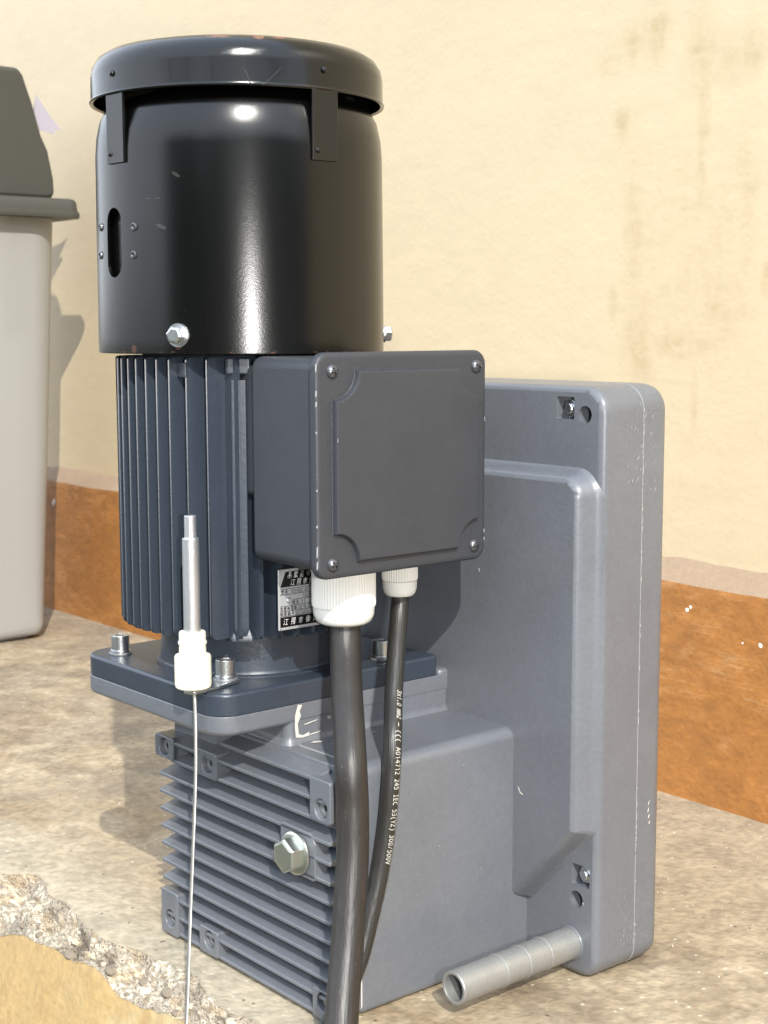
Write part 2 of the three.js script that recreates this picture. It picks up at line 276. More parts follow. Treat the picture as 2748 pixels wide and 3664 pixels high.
// old rub marks and run-down dirt above the hoist's right shoulder: [z, y, half width, half height, strength]
const stains = [[-0.155, 0.735, 0.012, 0.018, 0.8], [-0.185, 0.72, 0.014, 0.014, 0.5], [-0.125, 0.738, 0.016, 0.022, 0.9], [-0.07, 0.712, 0.016, 0.035, 0.8], [-0.04, 0.70, 0.02, 0.02, 0.5], [-0.012, 0.705, 0.012, 0.022, 0.8], [-0.166, 0.655, 0.008, 0.014, 1], [-0.066, 0.65, 0.008, 0.04, 0.8], [-0.068, 0.6, 0.006, 0.03, 0.8], [-0.02, 0.61, 0.008, 0.03, 0.6], [-0.012, 0.56, 0.012, 0.07, 0.6], [-0.15, 0.53, 0.014, 0.09, 0.6], [-0.07, 0.54, 0.08, 0.1, 0.35], [-0.14, 0.44, 0.018, 0.05, 0.8], [-0.09, 0.44, 0.05, 0.016, 0.6], [-0.04, 0.47, 0.03, 0.05, 0.5], [0.008, 0.5, 0.005, 0.018, 0.8], [-0.175, 0.48, 0.006, 0.015, 0.8], [-0.07, 0.39, 0.004, 0.03, 0.7]];
const wallTex = dataTex(2048, 1024, (u, v) => {
  const z = WZ0 + u * (WZ1 - WZ0), y = WY0 + v * (WY1 - WY0), f = fbm(u, v, 9, 6, 721, 0.55), g = fbm(u, v, 120, 3, 723), k = 1 + 0.05 * (f - 0.5) + 0.035 * (g - 0.5);
  let m = 0;
  if (z > -0.24 && z < 0.05) { for (const [sz, sy, a, b, w] of stains) { const q = ((z - sz) / a) ** 2 + ((y - sy) / b) ** 2; if (q < 6) m = Math.max(m, w * Math.exp(-q * 0.8)); } if (m > 0) m *= 0.25 + 1.3 * fbm(u, (v * 0.125) % 1, 512, 3, 725) * fbm(u, v, 160, 3, 727) * 1.6; }
  if (hash(Math.floor(u * 2048), Math.floor(v * 1024), 9) > 0.99996) m = 0.9;
  m = Math.min(1, m) * 0.42;
  return [(201 + (158 - 201) * m) / 255 * k, (183 + (136 - 183) * m) / 255 * k, (150 + (92 - 150) * m) / 255 * k];
}, true);
wallTex.wrapS = wallTex.wrapT = THREE.ClampToEdgeWrapping;
const wallBump = dataTex(1024, 1024, (u, v) => 0.7 * fbm(u, v, 10, 5, 701) + 0.3 * fbm((u * 0.999) % 1, v, 120, 3, 703), false);
M.wall = new THREE.MeshPhysicalMaterial({ map: wallTex, roughness: 0.45, bumpMap: again(wallBump, 5.6, 2), bumpScale: 0.0007 });
{
  const q = []; const nz = 60, ny = 16;
  const rows = []; for (let i = 0; i <= nz; i++) { const z = -2.6 + 4.2 * i / nz, r = []; for (let j = 0; j <= ny; j++) { const y = 0.222 + (2.4 - 0.222) * j / ny; r.push([0.575 + (j ? 0.004 * (fbm(i / nz, j / ny, 6, 3, 711) - 0.5) : 0), y, z]); } rows.push(r); }
  const g = grid(rows, (p) => [(p[2] - WZ0) / (WZ1 - WZ0), (p[1] - WY0) / (WY1 - WY0)]);
  part('plaster', g, M.wall, wall);
  part('wall_core', box(0.582, 0.78, -0.25, 2.4, -2.6, 1.6), M.wall, wall);
}
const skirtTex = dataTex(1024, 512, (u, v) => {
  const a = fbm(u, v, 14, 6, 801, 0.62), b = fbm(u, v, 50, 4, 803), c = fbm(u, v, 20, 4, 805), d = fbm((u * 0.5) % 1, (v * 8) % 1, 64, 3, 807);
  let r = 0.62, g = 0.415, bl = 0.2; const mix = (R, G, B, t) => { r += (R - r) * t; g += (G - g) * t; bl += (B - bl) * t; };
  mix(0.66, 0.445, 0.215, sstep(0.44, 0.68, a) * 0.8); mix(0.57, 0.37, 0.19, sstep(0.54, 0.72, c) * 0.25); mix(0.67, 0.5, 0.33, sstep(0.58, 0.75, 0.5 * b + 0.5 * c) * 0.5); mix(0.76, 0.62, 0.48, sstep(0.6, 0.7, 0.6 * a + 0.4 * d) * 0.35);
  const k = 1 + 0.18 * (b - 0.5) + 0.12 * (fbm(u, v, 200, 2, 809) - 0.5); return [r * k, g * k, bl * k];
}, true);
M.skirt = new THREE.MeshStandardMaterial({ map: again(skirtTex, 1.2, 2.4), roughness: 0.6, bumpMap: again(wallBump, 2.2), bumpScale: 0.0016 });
M.ledge = new THREE.MeshStandardMaterial({ color: lin(0.35, 0.25, 0.165), map: again(mottle, 3), roughness: 0.8, bumpMap: again(groundBump, 4), bumpScale: 0.001 });
{
  const rows = [], led = []; const n = 420;
  for (let i = 0; i <= n; i++) {
    const z = -2.6 + 4.2 * i / n, w = 0.004 * (fbm(i / n, 0.2, 50, 4, 821) - 0.5), t = 0.003 * (fbm(i / n, 0.6, 80, 3, 823) - 0.5);
    rows.push([[0.5445 + w, -0.02, z], [0.5445 + w * 1.2, 0.02, z], [0.544, 0.1, z], [0.5436 + t, 0.204, z], [0.5446 + t, 0.2112 + t, z]]);
    led.push([[0.5446 + t, 0.2112 + t, z], [0.5475 + t, 0.2135 + t, z], [0.562, 0.2215, z], [0.5772, 0.2305 + 3 * t, z]]);
  }
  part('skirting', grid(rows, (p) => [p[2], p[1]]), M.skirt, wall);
  part('skirting_ledge', grid(led, (p) => [p[2], p[0]]), M.ledge, wall);
}
// chips of bare white plaster on the skirting
M.plasterChip = new THREE.MeshStandardMaterial({ color: lin(0.8, 0.78, 0.7), roughness: 0.8 });
function blob(r, flat, axis, k) { const g = new THREE.IcosahedronGeometry(r, 1), q = g.attributes.position; for (let i = 0; i < q.count; i++) { const v = [q.getX(i), q.getY(i), q.getZ(i)], h = 0.7 + 0.6 * fbm((v[0] / r + 2) / 4, (v[1] / r + 2 + v[2] / r) / 5, 5, 2, 900 + k); const s = [h, h, h]; s[axis] *= flat; q.setXYZ(i, v[0] * s[0], v[1] * s[1], v[2] * s[2]); } return finish(g, 50); }
[[0.187, -0.047, 0.0032], [0.19, -0.043, 0.0024], [0.166, 0.038, 0.0034], [0.165, 0.018, 0.0016], [0.176, -1.325, 0.006], [0.18, -1.322, 0.005]].forEach(([y, z, r], i) => part('plaster_chip', place(blob(r * 0.75, 0.25, 0, i), 0.5435, y, z), M.plasterChip, wall));

// ───────────────────────── waste bin by the wall ─────────────────────────
const bin = thing('waste_bin', 'light grey plastic waste bin with a dark grey domed lid beside the wall', 'bin');
M.binGrey = new THREE.MeshPhysicalMaterial({ color: lin(0.31, 0.306, 0.29), roughness: 0.4, bumpMap: again(grit, 3), bumpScale: 0.0002 });
M.binLid = new THREE.MeshPhysicalMaterial({ color: lin(0.053, 0.052, 0.045), roughness: 0.46, bumpMap: again(grit, 4), bumpScale: 0.0002 });
{
  const L = [], V = rect(0.14, 0.4335, -1.40, -1.1406);
  for (const [y, i] of [[0.004, 0.014], [0.006, 0.006], [0.012, 0.002], [0.02, 0], [0.3, -0.015], [0.6, -0.03], [0.625, -0.031]]) L.push([y, i]);
  part('bin_body', slab(V, 0.022, L, 'y', 50), M.binGrey, bin);
  part('bin_base', slab(V, 0.03, [[0.0, 0.02], [0.006, 0.02]], 'y', 50), M.binGrey, bin);
  const rim = part('lid_rim', slab(rect(0.08, 0.4815, -1.44, -1.085), 0.02, [[0.612, 0.012], [0.612, 0.001], [0.616, 0], [0.621, 0.001], [0.622, 0.003], [0.634, 0.0045], [0.638, 0.007], [0.6395, 0.012], [0.641, 0.03]], 'y', 50), M.binLid, bin);
  const prof = [[0.1025, 0.64], [0.1034, 0.669], [0.1109, 0.7077], [0.1215, 0.7302], [0.1331, 0.7717], [0.1467, 0.8105], [0.1549, 0.8195], [0.4051, 0.8195], [0.4133, 0.8105], [0.4269, 0.7717], [0.4385, 0.7302], [0.4491, 0.7077], [0.4566, 0.669], [0.4575, 0.64]];
  part('lid_dome', slab(prof, prof.map(() => 0.012), round(-1.41, -1.125, 0.012, 0.007), 'z', 50), M.binLid, bin);
}
M.paper = new THREE.MeshStandardMaterial({ color: lin(0.4, 0.37, 0.43), roughness: 0.7 });
const paper = thing('paper_sheet', 'two thin pale lilac paper sheets poking out behind the bin lid', 'paper');
for (const [dz, P] of [[-1.155, [[0.4465, 0.789], [0.4565, 0.776], [0.471, 0.757], [0.4848, 0.743], [0.476, 0.7415], [0.455, 0.74], [0.44, 0.765]]], [-1.145, [[0.4405, 0.788], [0.458, 0.761], [0.47, 0.734], [0.46, 0.736], [0.445, 0.738], [0.438, 0.76]]]]) part('sheet', slab(P, 0, [[dz, 0], [dz + 0.0006, 0]], 'z'), M.paper, paper);

// ───────────────────────── the hoist ─────────────────────────
const hoist = thing('traction_hoist', 'grey cast hoist with a black capped electric motor standing on the pavement', 'hoist');
const csg = new Evaluator(); csg.attributes = ['position', 'normal']; csg.useGroups = false;
function cut(geo, tools) {
  let a = new Brush(geo.clone()); for (const k of Object.keys(a.geometry.attributes)) if (!['position', 'normal'].includes(k)) a.geometry.deleteAttribute(k);
  a.updateMatrixWorld();
  for (const t of tools) { const h = t.index ? t.toNonIndexed() : t; for (const k of Object.keys(h.attributes)) if (!['position', 'normal'].includes(k)) h.deleteAttribute(k); const b = new Brush(h); b.updateMatrixWorld(); a = csg.evaluate(a, b, SUBTRACTION); }
  const g = a.geometry.index ? a.geometry.toNonIndexed() : a.geometry.clone(); const c = new THREE.BufferGeometry(); c.setAttribute('position', g.attributes.position); c.setAttribute('normal', g.attributes.normal); return boxUV(c);
}
// rear housing: rounded plate box with two nut pockets and two round holes in its front
const PX = 0.168;
{
  const body = slab(rect(-0.105, 0.1755, 0.001, 0.4175), [0.014, 0.016, 0.018, 0.018], [[PX, 0.0045], [PX + 0.0012, 0.0018], [PX + 0.0035, 0.0004], [PX + 0.006, 0], [0.225, -0.0006], [0.231, 0.0005], [0.2345, 0.003], [0.2363, 0.0075]], 'x');
  const tools = [slab(rect(0.1316, 0.1485, 0.3942, 0.4100), 0.0015, [[PX - 0.01, 0], [PX + 0.0095, 0.0004]], 'x'), slab(rect(0.1515, 0.1688, 0.0668, 0.0826), 0.0015, [[PX - 0.01, 0], [PX + 0.0095, 0.0004]], 'x')];
  for (const [y, z] of [[0.3981, 0.1582], [0.0568, 0.1565]]) { const c = new THREE.CylinderGeometry(0.0062, 0.0058, 0.03, 28); c.rotateZ(Math.PI / 2); c.translate(PX, y, z); tools.push(c); }
  const rear = part('rear_housing', cut(body, tools), M.casting, hoist);
  const nut = (y, z, turn) => { const hex = []; for (let k = 0; k < 6; k++) hex.push([z + 0.0066 * Math.cos(k * Math.PI / 3 + turn), y + 0.0066 * Math.sin(k * Math.PI / 3 + turn)]); part('hex_nut', [slab(hex, 0.0004, round(PX + 0.0097, PX + 0.0035, 0, 0.0007), 'x'), place(towardMinusX(cyl(0.0036, 0, 0.0088, 20)), PX + 0.0097, y, z)], M.steel, rear); };
  nut(0.4015, 0.1417, 0.3); nut(0.0752, 0.1617, 0.1);
  for (const [y, z] of [[0.3981, 0.1582], [0.0568, 0.1565]]) part('hole_plug', place(towardMinusX(cyl(0.0042, 0, 0.004, 18)), PX + 0.0153, y, z), M.dullSteel, rear);
  // raised front plate, drafted, with its lower right corner cut off
  const V = [[-0.09, 0.04], [0.1115, 0.0444], [0.1715, 0.1086], [0.1722, 0.361], [-0.09, 0.361]];
  part('raised_plate', slab(V, [0.01, 0.006, 0.008, 0.019, 0.019], [[PX + 0.004, -0.003], [PX + 0.0008, -0.002], [PX - 0.0012, 0.0004], [PX - 0.004, 0.0018], [PX - 0.0105, 0.0042], [PX - 0.0135, 0.006], [PX - 0.0151, 0.0085]], 'x'), M.casting, rear);
  part('parting_seam', slab(rect(-0.1056, 0.1761, 0.0006, 0.4181), [0.014, 0.016, 0.018, 0.018], [[0.2072, 0.0012], [0.2076, 0], [0.2081, 0], [0.2085, 0.0012]], 'x'), M.scuff, rear);
}
// gearbox block below the motor
const gearbox = part('gearbox', [slab(rect(-0.1017, 0.108, 0.0012, 0.1732), [0.005, 0.005, 0.0085, 0.0085], [[0.0128, 0.0015], [0.0134, 0.0004], [0.015, 0], [0.172, 0]], 'x'),
  slab(rect(0.0045, 0.156, -0.09, 0.0381), 0.006, [[0.17, -0.0025], [0.1735, -0.002], [0.1752, -0.0005], [0.178, 0], [0.189, 0]], 'y'),
  slab([[-0.0526, -0.146], [0.156, -0.146], [0.156, 0.0386], [-0.0526, 0.0386]], [0.02, 0.004, 0.0045, 0.019], round(0.187, 0.2006, 0.0035, 0.0006), 'y'),
  slab(rect(0.1444, 0.156, -0.12, 0.0382), 0.004, round(0.2, 0.2045, 0, 0.003), 'y')], M.casting, hoist);
part('gasket', slab(rect(-0.1008, 0.1072, 0.002, 0.1722), 0.006, [[0.0122, 0], [0.0134, 0]], 'x'), M.chip, gearbox);
// finned end cover
const TIP = -0.0133, ROOT = 0.0005;
const cover = part('finned_cover', slab(rect(-0.1008, 0.1072, 0.0018, 0.1722), 0.006, [[0.0122, 0], [ROOT + 0.001, 0], [ROOT, 0.001]], 'x'), M.casting, hoist);
{
  const fin = (y, z0, z1, tip = TIP) => part('fin', slab([[ROOT + 0.003, y + 0.0054], [tip, y + 0.0013], [tip, y - 0.0013], [ROOT + 0.003, y - 0.0042]], [0, 0.0009, 0.0009, 0], round(z0, z1, 0.0012), 'z', 50), M.casting, cover);
  for (let k = -3; k <= 9; k++) {
    const y = 0.1248 - k * 0.0134 - (k === 9 ? -0.001 : 0);
    if (k === -3) fin(y, -0.018, 0.092); else if (k === -2 || k === -1) fin(y, -0.085, 0.106, k === -1 ? TIP : TIP); else if (k === 0 || k === 1) { fin(y, -0.1017, 0.1068); } else fin(y, -0.1017 + 0.0004 * k, 0.1068);
  }
  const boss = (z0, z1, y0, y1, sy, sz, bore, face = TIP - 0.0002) => {
    const s = new THREE.Shape(roundedPoly(rect(z0, z1, y0, y1), [0.0022, 0.0022, 0.0022, 0.0022], 0.0008).map((p) => new THREE.Vector2(...p)));
    if (bore) { const h = new THREE.Path(); h.absarc(sz, sy, bore, 0, Math.PI * 2, true); s.holes.push(h); }
    const g = new THREE.ExtrudeGeometry(s, { depth: ROOT - face + 0.0012 - 0.0012, bevelEnabled: true, bevelThickness: 0.0012, bevelSize: 0.0008, bevelSegments: 3, curveSegments: 24 });
    g.rotateY(-Math.PI / 2); g.translate(ROOT + 0.0002, 0, 0);
    const b = part('screw_boss', finish(g), M.casting, cover);
    return b;
  };
  const hexHole = (r) => { const p = new THREE.Path(); for (let k = 0; k <= 6; k++) { const a = -k * Math.PI / 3 + 0.3; k ? p.lineTo(r * Math.cos(a), r * Math.sin(a)) : p.moveTo(r * Math.cos(a), r * Math.sin(a)); } return p; };
  const capScrew = (r, h, hr) => { const s = new THREE.Shape(); s.absarc(0, 0, r - 0.0006, 0, Math.PI * 2); s.holes.push(hexHole(hr)); const g = new THREE.ExtrudeGeometry(s, { depth: h - 0.0012, bevelEnabled: true, bevelThickness: 0.0006, bevelSize: 0.0006, bevelSegments: 2, curveSegments: 20 }); g.translate(0, 0, 0.0006); const f = new THREE.CircleGeometry(hr * 1.1, 12); f.translate(0, 0, h * 0.35); return mergeGeometries([finish(g), finish(f)]); };
  cover.userData.capScrew = undefined;
  const sg = capScrew(0.006, 0.0112, 0.0031).rotateY(-Math.PI / 2); boxUV(sg);
  for (const [z0, z1, y0, y1, sy, sz] of [[-0.1043, -0.0795, 0.1385, 0.1556, 0.1471, -0.0921], [-0.0470, -0.0222, 0.1366, 0.1566, 0.1468, -0.0339], [0.0872, 0.1092, 0.1383, 0.167, 0.1472, 0.0993], [-0.1, -0.0774, 0.0018, 0.0363, 0.0148, -0.0879], [-0.0480, -0.0240, 0.0036, 0.0235, 0.0150, -0.0349], [0.0884, 0.1079, 0.003, 0.0236, 0.0160, 0.1003]]) {
    boss(z0, z1, y0, y1, sy, sz, 0.0074);
    const m = part('socket_screw', sg, M.dullSteel, cover); m.position.set(ROOT - 0.0002, sy, sz);
  }
  // drain plug on its own pad
  const pad = new THREE.Shape(roundedPoly([[0.053, 0.0985], [0.057, 0.095], [0.091, 0.095], [0.091, 0.121], [0.086, 0.1273], [0.053, 0.1273]], [0.004, 0.004, 0.003, 0.004, 0.004, 0.003], 0.0006).map((p) => new THREE.Vector2(...p)));
  const pg = new THREE.ExtrudeGeometry(pad, { depth: ROOT - TIP - 0.001, bevelEnabled: true, bevelThickness: 0.0012, bevelSize: 0.0008, bevelSegments: 3 }); pg.rotateY(-Math.PI / 2); pg.translate(ROOT + 0.0002, 0, 0);
  part('plug_pad', finish(pg), M.casting, cover);
  const hex = []; for (let k = 0; k < 6; k++) hex.push([0.0715 + 0.0118 * Math.cos(k * Math.PI / 3 + 0.52), 0.1103 + 0.0118 * Math.sin(k * Math.PI / 3 + 0.52)]);
  part('drain_plug', [place(towardMinusX(lathe([[0, 0], [0.0143, 0], [0.0148, 0.0008], [0.0145, 0.0022], [0.0122, 0.0036], [0, 0.0036]], 40)), TIP - 0.0005, 0.1103, 0.0715), slab(hex, 0.0008, [[TIP - 0.003, 0], [TIP - 0.0105, 0], [TIP - 0.0118, 0.0008], [TIP - 0.0122, 0.0022]], 'x', 25)], M.zinc, cover);
  cover.userData = {};
  hoist.userData.capScrew = undefined; delete hoist.userData.capScrew;
  globalThis.__cap = capScrew;
}
const capScrew = globalThis.__cap; delete globalThis.__cap;
// guide tube through the housing foot
const tube = part('guide_tube', place(towardMinusX(lathe([[0.0088, 0.001], [0.0088, 0.1145], [0.0092, 0.1152], [0.0108, 0.1152], [0.0113, 0.1145], [0.0113, 0.001]], 48)), 0.17, 0.0232, 0.1514), M.galv, hoist);
for (const x of [0.0955, 0.1175, 0.1385]) part('tube_bead', place(towardMinusX(new THREE.TorusGeometry(0.0113, 0.0007, 8, 48).rotateX(Math.PI / 2)), x, 0.0232, 0.1514), M.galv, tube);
part('tube_collar', place(towardMinusX(lathe([[0.0113, 0], [0.0125, 0], [0.0125, 0.0012], [0.0118, 0.002], [0.0113, 0.002]], 40)), PX + 0.0006, 0.0232, 0.1514), M.casting, tube);

// motor
const AX = 0.0345, AZ = -0.0475, R = 0.1005;
const FT = 0.2162;                                      // top of the motor flange
const motor = part('motor_body', place(lathe([[0, 0.247], [0.074, 0.247], [0.076, 0.25], [0.076, 0.436], [0.074, 0.4385], [0, 0.4385]], 72), AX, 0, AZ), M.motor, hoist);
{
  const RF = 0.0922;
  const finG = (off, side) => {                         // one cooling fin, standing out along -x, +x, -z or +z
    const tip = Math.sqrt(RF * RF - off * off), root = Math.max(0.03, Math.sqrt(Math.max(0, 0.074 ** 2 - off * off)) - 0.004);
    const V = [[-root, 0.2475], [-tip, 0.2475], [-tip, 0.4375], [-root, 0.4375]], t = 0.0015;
    const g = slab(V, [0, 0.004, 0.002, 0], [[off - t * 0.75, 0.0007], [off - t, 0.0014 * 0], [off + t, 0], [off + t * 0.75, 0.0007]].sort((a, b) => a[0] - b[0]), 'z');
    g.rotateY(side * Math.PI / 2); return place(g, AX, 0, AZ);
  };
  for (const o of [0.0575, 0.0454, 0.0333, 0.0229, 0.0125, 0.0013, -0.0100, -0.0227, -0.0348, -0.0465, -0.0575]) part('cooling_fin', finG(o, 0), M.motor, motor);
  for (const o of [-0.0575, -0.046, -0.0345, -0.023, -0.0115, 0, 0.0115, 0.023, 0.0345, 0.046, 0.0575]) { part('cooling_fin', finG(o, 1), M.motor, motor); part('cooling_fin', finG(o, 2), M.motor, motor); part('cooling_fin', finG(o, 3), M.motor, motor); }
  // corner ribs on the diagonals, with a foot and a head block
  for (let k = 0; k < 4; k++) {
    const g = mergeGeometries([slab(rect(0.055, 0.0912, -0.0052, 0.0052), 0.001, [[0.25, 0.002], [0.256, 0], [0.422, 0], [0.4225, 0.0004]], 'y'), slab(rect(0.055, 0.0905, -0.0085, 0.0085), 0.002, round(0.4265, 0.4372, 0.001), 'y'), slab(rect(0.055, 0.0895, -0.008, 0.008), 0.002, [[0.2465, 0.0], [0.249, 0], [0.2555, 0.0035]], 'y')]);
    g.rotateY(-(128.5 * D2R + k * Math.PI / 2)); boxUV(g); part('corner_rib', place(g, AX, 0, AZ), M.motor, motor);
  }
  part('lug_pad', slab(rect(-0.0465, -0.03, 0.424, 0.4345), 0.001, round(AZ + 0.0335, AZ + 0.0445, 0.001), 'z'), M.motor, motor);
  part('motor_neck', place(lathe([[0, FT - 0.001], [0.0685, FT - 0.001], [0.0685, FT + 0.001], [0.0665, FT + 0.002], [0.0655, FT + 0.004], [0.065, 0.2475], [0, 0.2475]], 72), AX, 0, AZ), M.motor, motor);
  const fl = part('motor_flange', slab([[-0.0523, -0.1455], [0.1437, -0.1455], [0.1437, 0.0384], [-0.0523, 0.0384]], [0.02, 0.006, 0.004, 0.018], round(0.2009, FT, 0.0005, 0.0024), 'y'), M.motor, motor);
  const cg = capScrew(0.0068, 0.0108, 0.0042).rotateX(-Math.PI / 2); boxUV(cg);
  for (const [x, z, lift] of [[-0.0335, -0.1187, 0], [-0.0262, 0.0095, 0.0026], [0.1018, 0.0225, 0], [0.1, -0.118, 0]]) {
    const b = part('flange_bolt', cg, M.steel, motor); b.position.set(x, FT + 0.0036 + lift, z);
    part('spring_washer', place(lathe([[0.004, 0], [0.0072, 0], [0.0074, 0.0004], [0.0074, 0.0017], [0.0072, 0.0021], [0.004, 0.0021]], 32), x, FT + 0.0015 + lift, z), M.steel, motor);
    part('flat_washer', place(lathe([[0.004, 0], [0.0084, 0], [0.0086, 0.0003], [0.0086, 0.0012], [0.0084, 0.0015], [0.004, 0.0015]], 32), x, FT + lift, z), M.dullSteel, motor);
  }
}
// fan cover: glossy black shell with a slot, four rivets, screws round its hem
{
  const AX = 0.0324, AZ = -0.0493, R = 0.1015;          // the cover sits a little off the motor's axis
  const pr = [[R - 0.0022, 0.4398], [R - 0.0003, 0.4398], [R, 0.4404], [R, 0.45], [R - 0.0004, 0.52], [R - 0.0009, 0.575], [R - 0.0018, 0.5865], [R - 0.0044, 0.5985], [R - 0.009, 0.607], [R - 0.0155, 0.613], [R - 0.024, 0.6155], [R - 0.03, 0.616], [R - 0.03, 0.6138], [R - 0.024, 0.6132], [R - 0.0165, 0.611], [R - 0.0107, 0.6053], [R - 0.0064, 0.5975], [R - 0.0038, 0.5865], [R - 0.003, 0.575], [R - 0.0024, 0.52], [R - 0.0022, 0.4398]];
  const g0 = new THREE.LatheGeometry(pr.map((p) => new THREE.Vector2(...p)), 144); g0.deleteAttribute('normal'); g0.deleteAttribute('uv'); const g1 = softNormals(g0.toNonIndexed(), 35); g1.translate(AX, 0, AZ);
  const ob = []; for (let k = 0; k <= 12; k++) { const t = Math.PI * k / 12; ob.push([AZ - 0.0035 + 0.0098 * Math.cos(t), 0.5272 + 0.0098 * Math.sin(t)]); } for (let k = 0; k <= 12; k++) { const t = Math.PI * (1 + k / 12); ob.push([AZ - 0.0035 + 0.0098 * Math.cos(t), 0.5005 + 0.0098 * Math.sin(t)]); }
  const sl = slab(ob, 0, [[AX - 0.12, 0], [AX - 0.06, 0]], 'x');
  const g = cut(g1, [sl]);
  const p = g.attributes.position, uv = g.attributes.uv;
  for (let i = 0; i < p.count; i += 3) { const a = [0, 1, 2].map((k) => Math.atan2(p.getZ(i + k) - AZ, p.getX(i + k) - AX) / (2 * Math.PI)); for (let k = 0; k < 3; k++) { let u = a[k]; if (u - a[0] > 0.5) u -= 1; if (u - a[0] < -0.5) u += 1; uv.setXY(i + k, u, (p.getY(i + k) - 0.43) / 0.2); } }
  const W = 2048, H = 640;
  const dust = (seedN, cap) => canvasTex(W, H, (c) => {
    c.fillStyle = 'rgb(24,25,24)'; c.fillRect(0, 0, W, H);
    for (let i = 0; i < 1500; i++) { const b = rnd(), v = b > 0.9 ? rr(110, 200) : rr(40, 80); c.fillStyle = `rgba(${v},${v},${v * 0.95},${rr(0.3, 0.9)})`; c.beginPath(); c.ellipse(rnd() * W, rnd() * H, rr(0.4, b > 0.93 ? 1.8 : 1.1), rr(0.4, 1.3), rnd() * 3, 0, 7); c.fill(); }
    for (let i = 0; i < 26; i++) { c.fillStyle = `rgba(120,112,105,${rr(0.04, 0.09)})`; c.beginPath(); c.ellipse(rnd() * W, rnd() * H, rr(8, 30), rr(6, 24), rnd() * 3, 0, 7); c.fill(); }
    for (let i = 0; i < 30; i++) { c.strokeStyle = `rgba(150,150,145,${rr(0.15, 0.5)})`; c.lineWidth = rr(0.5, 1.2); const x = rnd() * W, y = rnd() * H; c.beginPath(); c.moveTo(x, y); c.lineTo(x + rr(-26, 26), y + rr(-18, 18)); c.stroke(); }
    if (cap) cap(c);
  });
  const X = (deg) => (((deg / 360) % 1) + 1) % 1 * W, Y = (y) => H - (y - 0.43) / 0.2 * H;
  const ct = dust(1, (c) => {
    c.fillStyle = 'rgba(150,148,140,0.75)'; for (const [d, y, a, l] of [[155.5, 0.5226, -0.35, 14], [149, 0.5555, -0.5, 11]]) { c.beginPath(); c.ellipse(X(d), Y(y), l, 4, a, 0, 7); c.fill(); }
    c.strokeStyle = 'rgba(160,160,150,0.8)'; c.lineWidth = 2; for (const [d, y] of [[160, 0.541], [156, 0.541]]) { c.beginPath(); c.moveTo(X(d), Y(y)); c.lineTo(X(d) + 12, Y(y) + 1); c.stroke(); }
    c.fillStyle = 'rgb(170,112,88)'; for (let i = 0; i < 40; i++) { c.beginPath(); c.ellipse(rnd() * W, Y(0.4405 + rnd() * 0.001), rr(1, 7), rr(0.6, 2.4), 0, 0, 7); c.fill(); }
    c.beginPath(); c.ellipse(X(170), Y(0.4432), 8, 9, 0.3, 0, 7); c.fill(); c.beginPath(); c.ellipse(X(149), Y(0.4445), 8, 5, 0.3, 0, 7); c.fill();
  });
  M.fanCover = new THREE.MeshPhysicalMaterial({ map: ct, color: lin(0.15, 0.15, 0.15), roughness: 0.215, bumpMap: again(peel, 26, 9), bumpScale: 0.00004 });
  const fan = part('fan_cover', g, M.fanCover, hoist);
  part('slot_plate', place(lathe([[R - 0.006, 0.485], [R - 0.006, 0.545]], 96), AX, 0, AZ), M.black, fan);
  part('inner_drum', place(lathe([[0, 0.445], [0.07, 0.445], [0.07, 0.6], [0, 0.6]], 48), AX, 0, AZ), M.motor, fan);
  for (const [a, y] of [[-165.2, 0.5254], [168.6, 0.5232], [-164.3, 0.5065], [169.1, 0.505]]) {
    const r = lathe([[0.0006, 0.0002], [0.0010, 0.0012], [0.0019, 0.0018], [0.0027, 0.0012], [0.003, 0], [0.0006, -0.0005]], 20).rotateZ(-Math.PI / 2); r.translate(R - 0.0008, y, 0); r.rotateY(-a * D2R); part('rivet', place(r, AX, 0, AZ), M.screwDark, fan);
  }
  for (const a of [149, 29, -91]) {
    const hx = []; for (let k = 0; k < 6; k++) hx.push([0.0056 * Math.cos(k * Math.PI / 3 + 0.2), 0.0056 * Math.sin(k * Math.PI / 3 + 0.2)]);
    const s = mergeGeometries([lathe([[0.002, 0], [0.0078, 0], [0.008, 0.0004], [0.008, 0.0012], [0.0078, 0.0016], [0.002, 0.0016]], 28).rotateZ(-Math.PI / 2), lathe([[0.002, 0.0016], [0.0063, 0.0016], [0.0063, 0.0034], [0.002, 0.0034]], 24).rotateZ(-Math.PI / 2), slab(hx, 0.0003, [[0.0034, 0], [0.0078, 0], [0.0088, 0.0012]], 'x', 25)]);
    s.translate(R - 0.0008, 0.4522, 0); s.rotateY(-a * D2R); boxUV(s); part('hem_screw', place(s, AX, 0, AZ), M.steel, fan);
  }
  // rain cap on four straps
  const cr = 0.1022, KX = AX - 0.0006, KZ = AZ - 0.0005;
  const cp = [[cr - 0.0018, 0.6112], [cr + 0.0004, 0.6104], [cr + 0.0009, 0.6114], [cr - 0.0001, 0.6132], [cr - 0.0003, 0.628], [cr - 0.0014, 0.6342], [cr - 0.005, 0.6398], [cr - 0.011, 0.6436], [cr - 0.021, 0.6459], [cr - 0.05, 0.6474], [0, 0.648], [0, 0.6465], [cr - 0.05, 0.6459], [cr - 0.021, 0.6444], [cr - 0.012, 0.6422], [cr - 0.0063, 0.6386], [cr - 0.0029, 0.6336], [cr - 0.0018, 0.628], [cr - 0.0018, 0.6112]];
  const cgm = new THREE.LatheGeometry(cp.map((q) => new THREE.Vector2(...q)), 144); cgm.deleteAttribute('normal'); const c1 = softNormals(cgm.toNonIndexed(), 35);
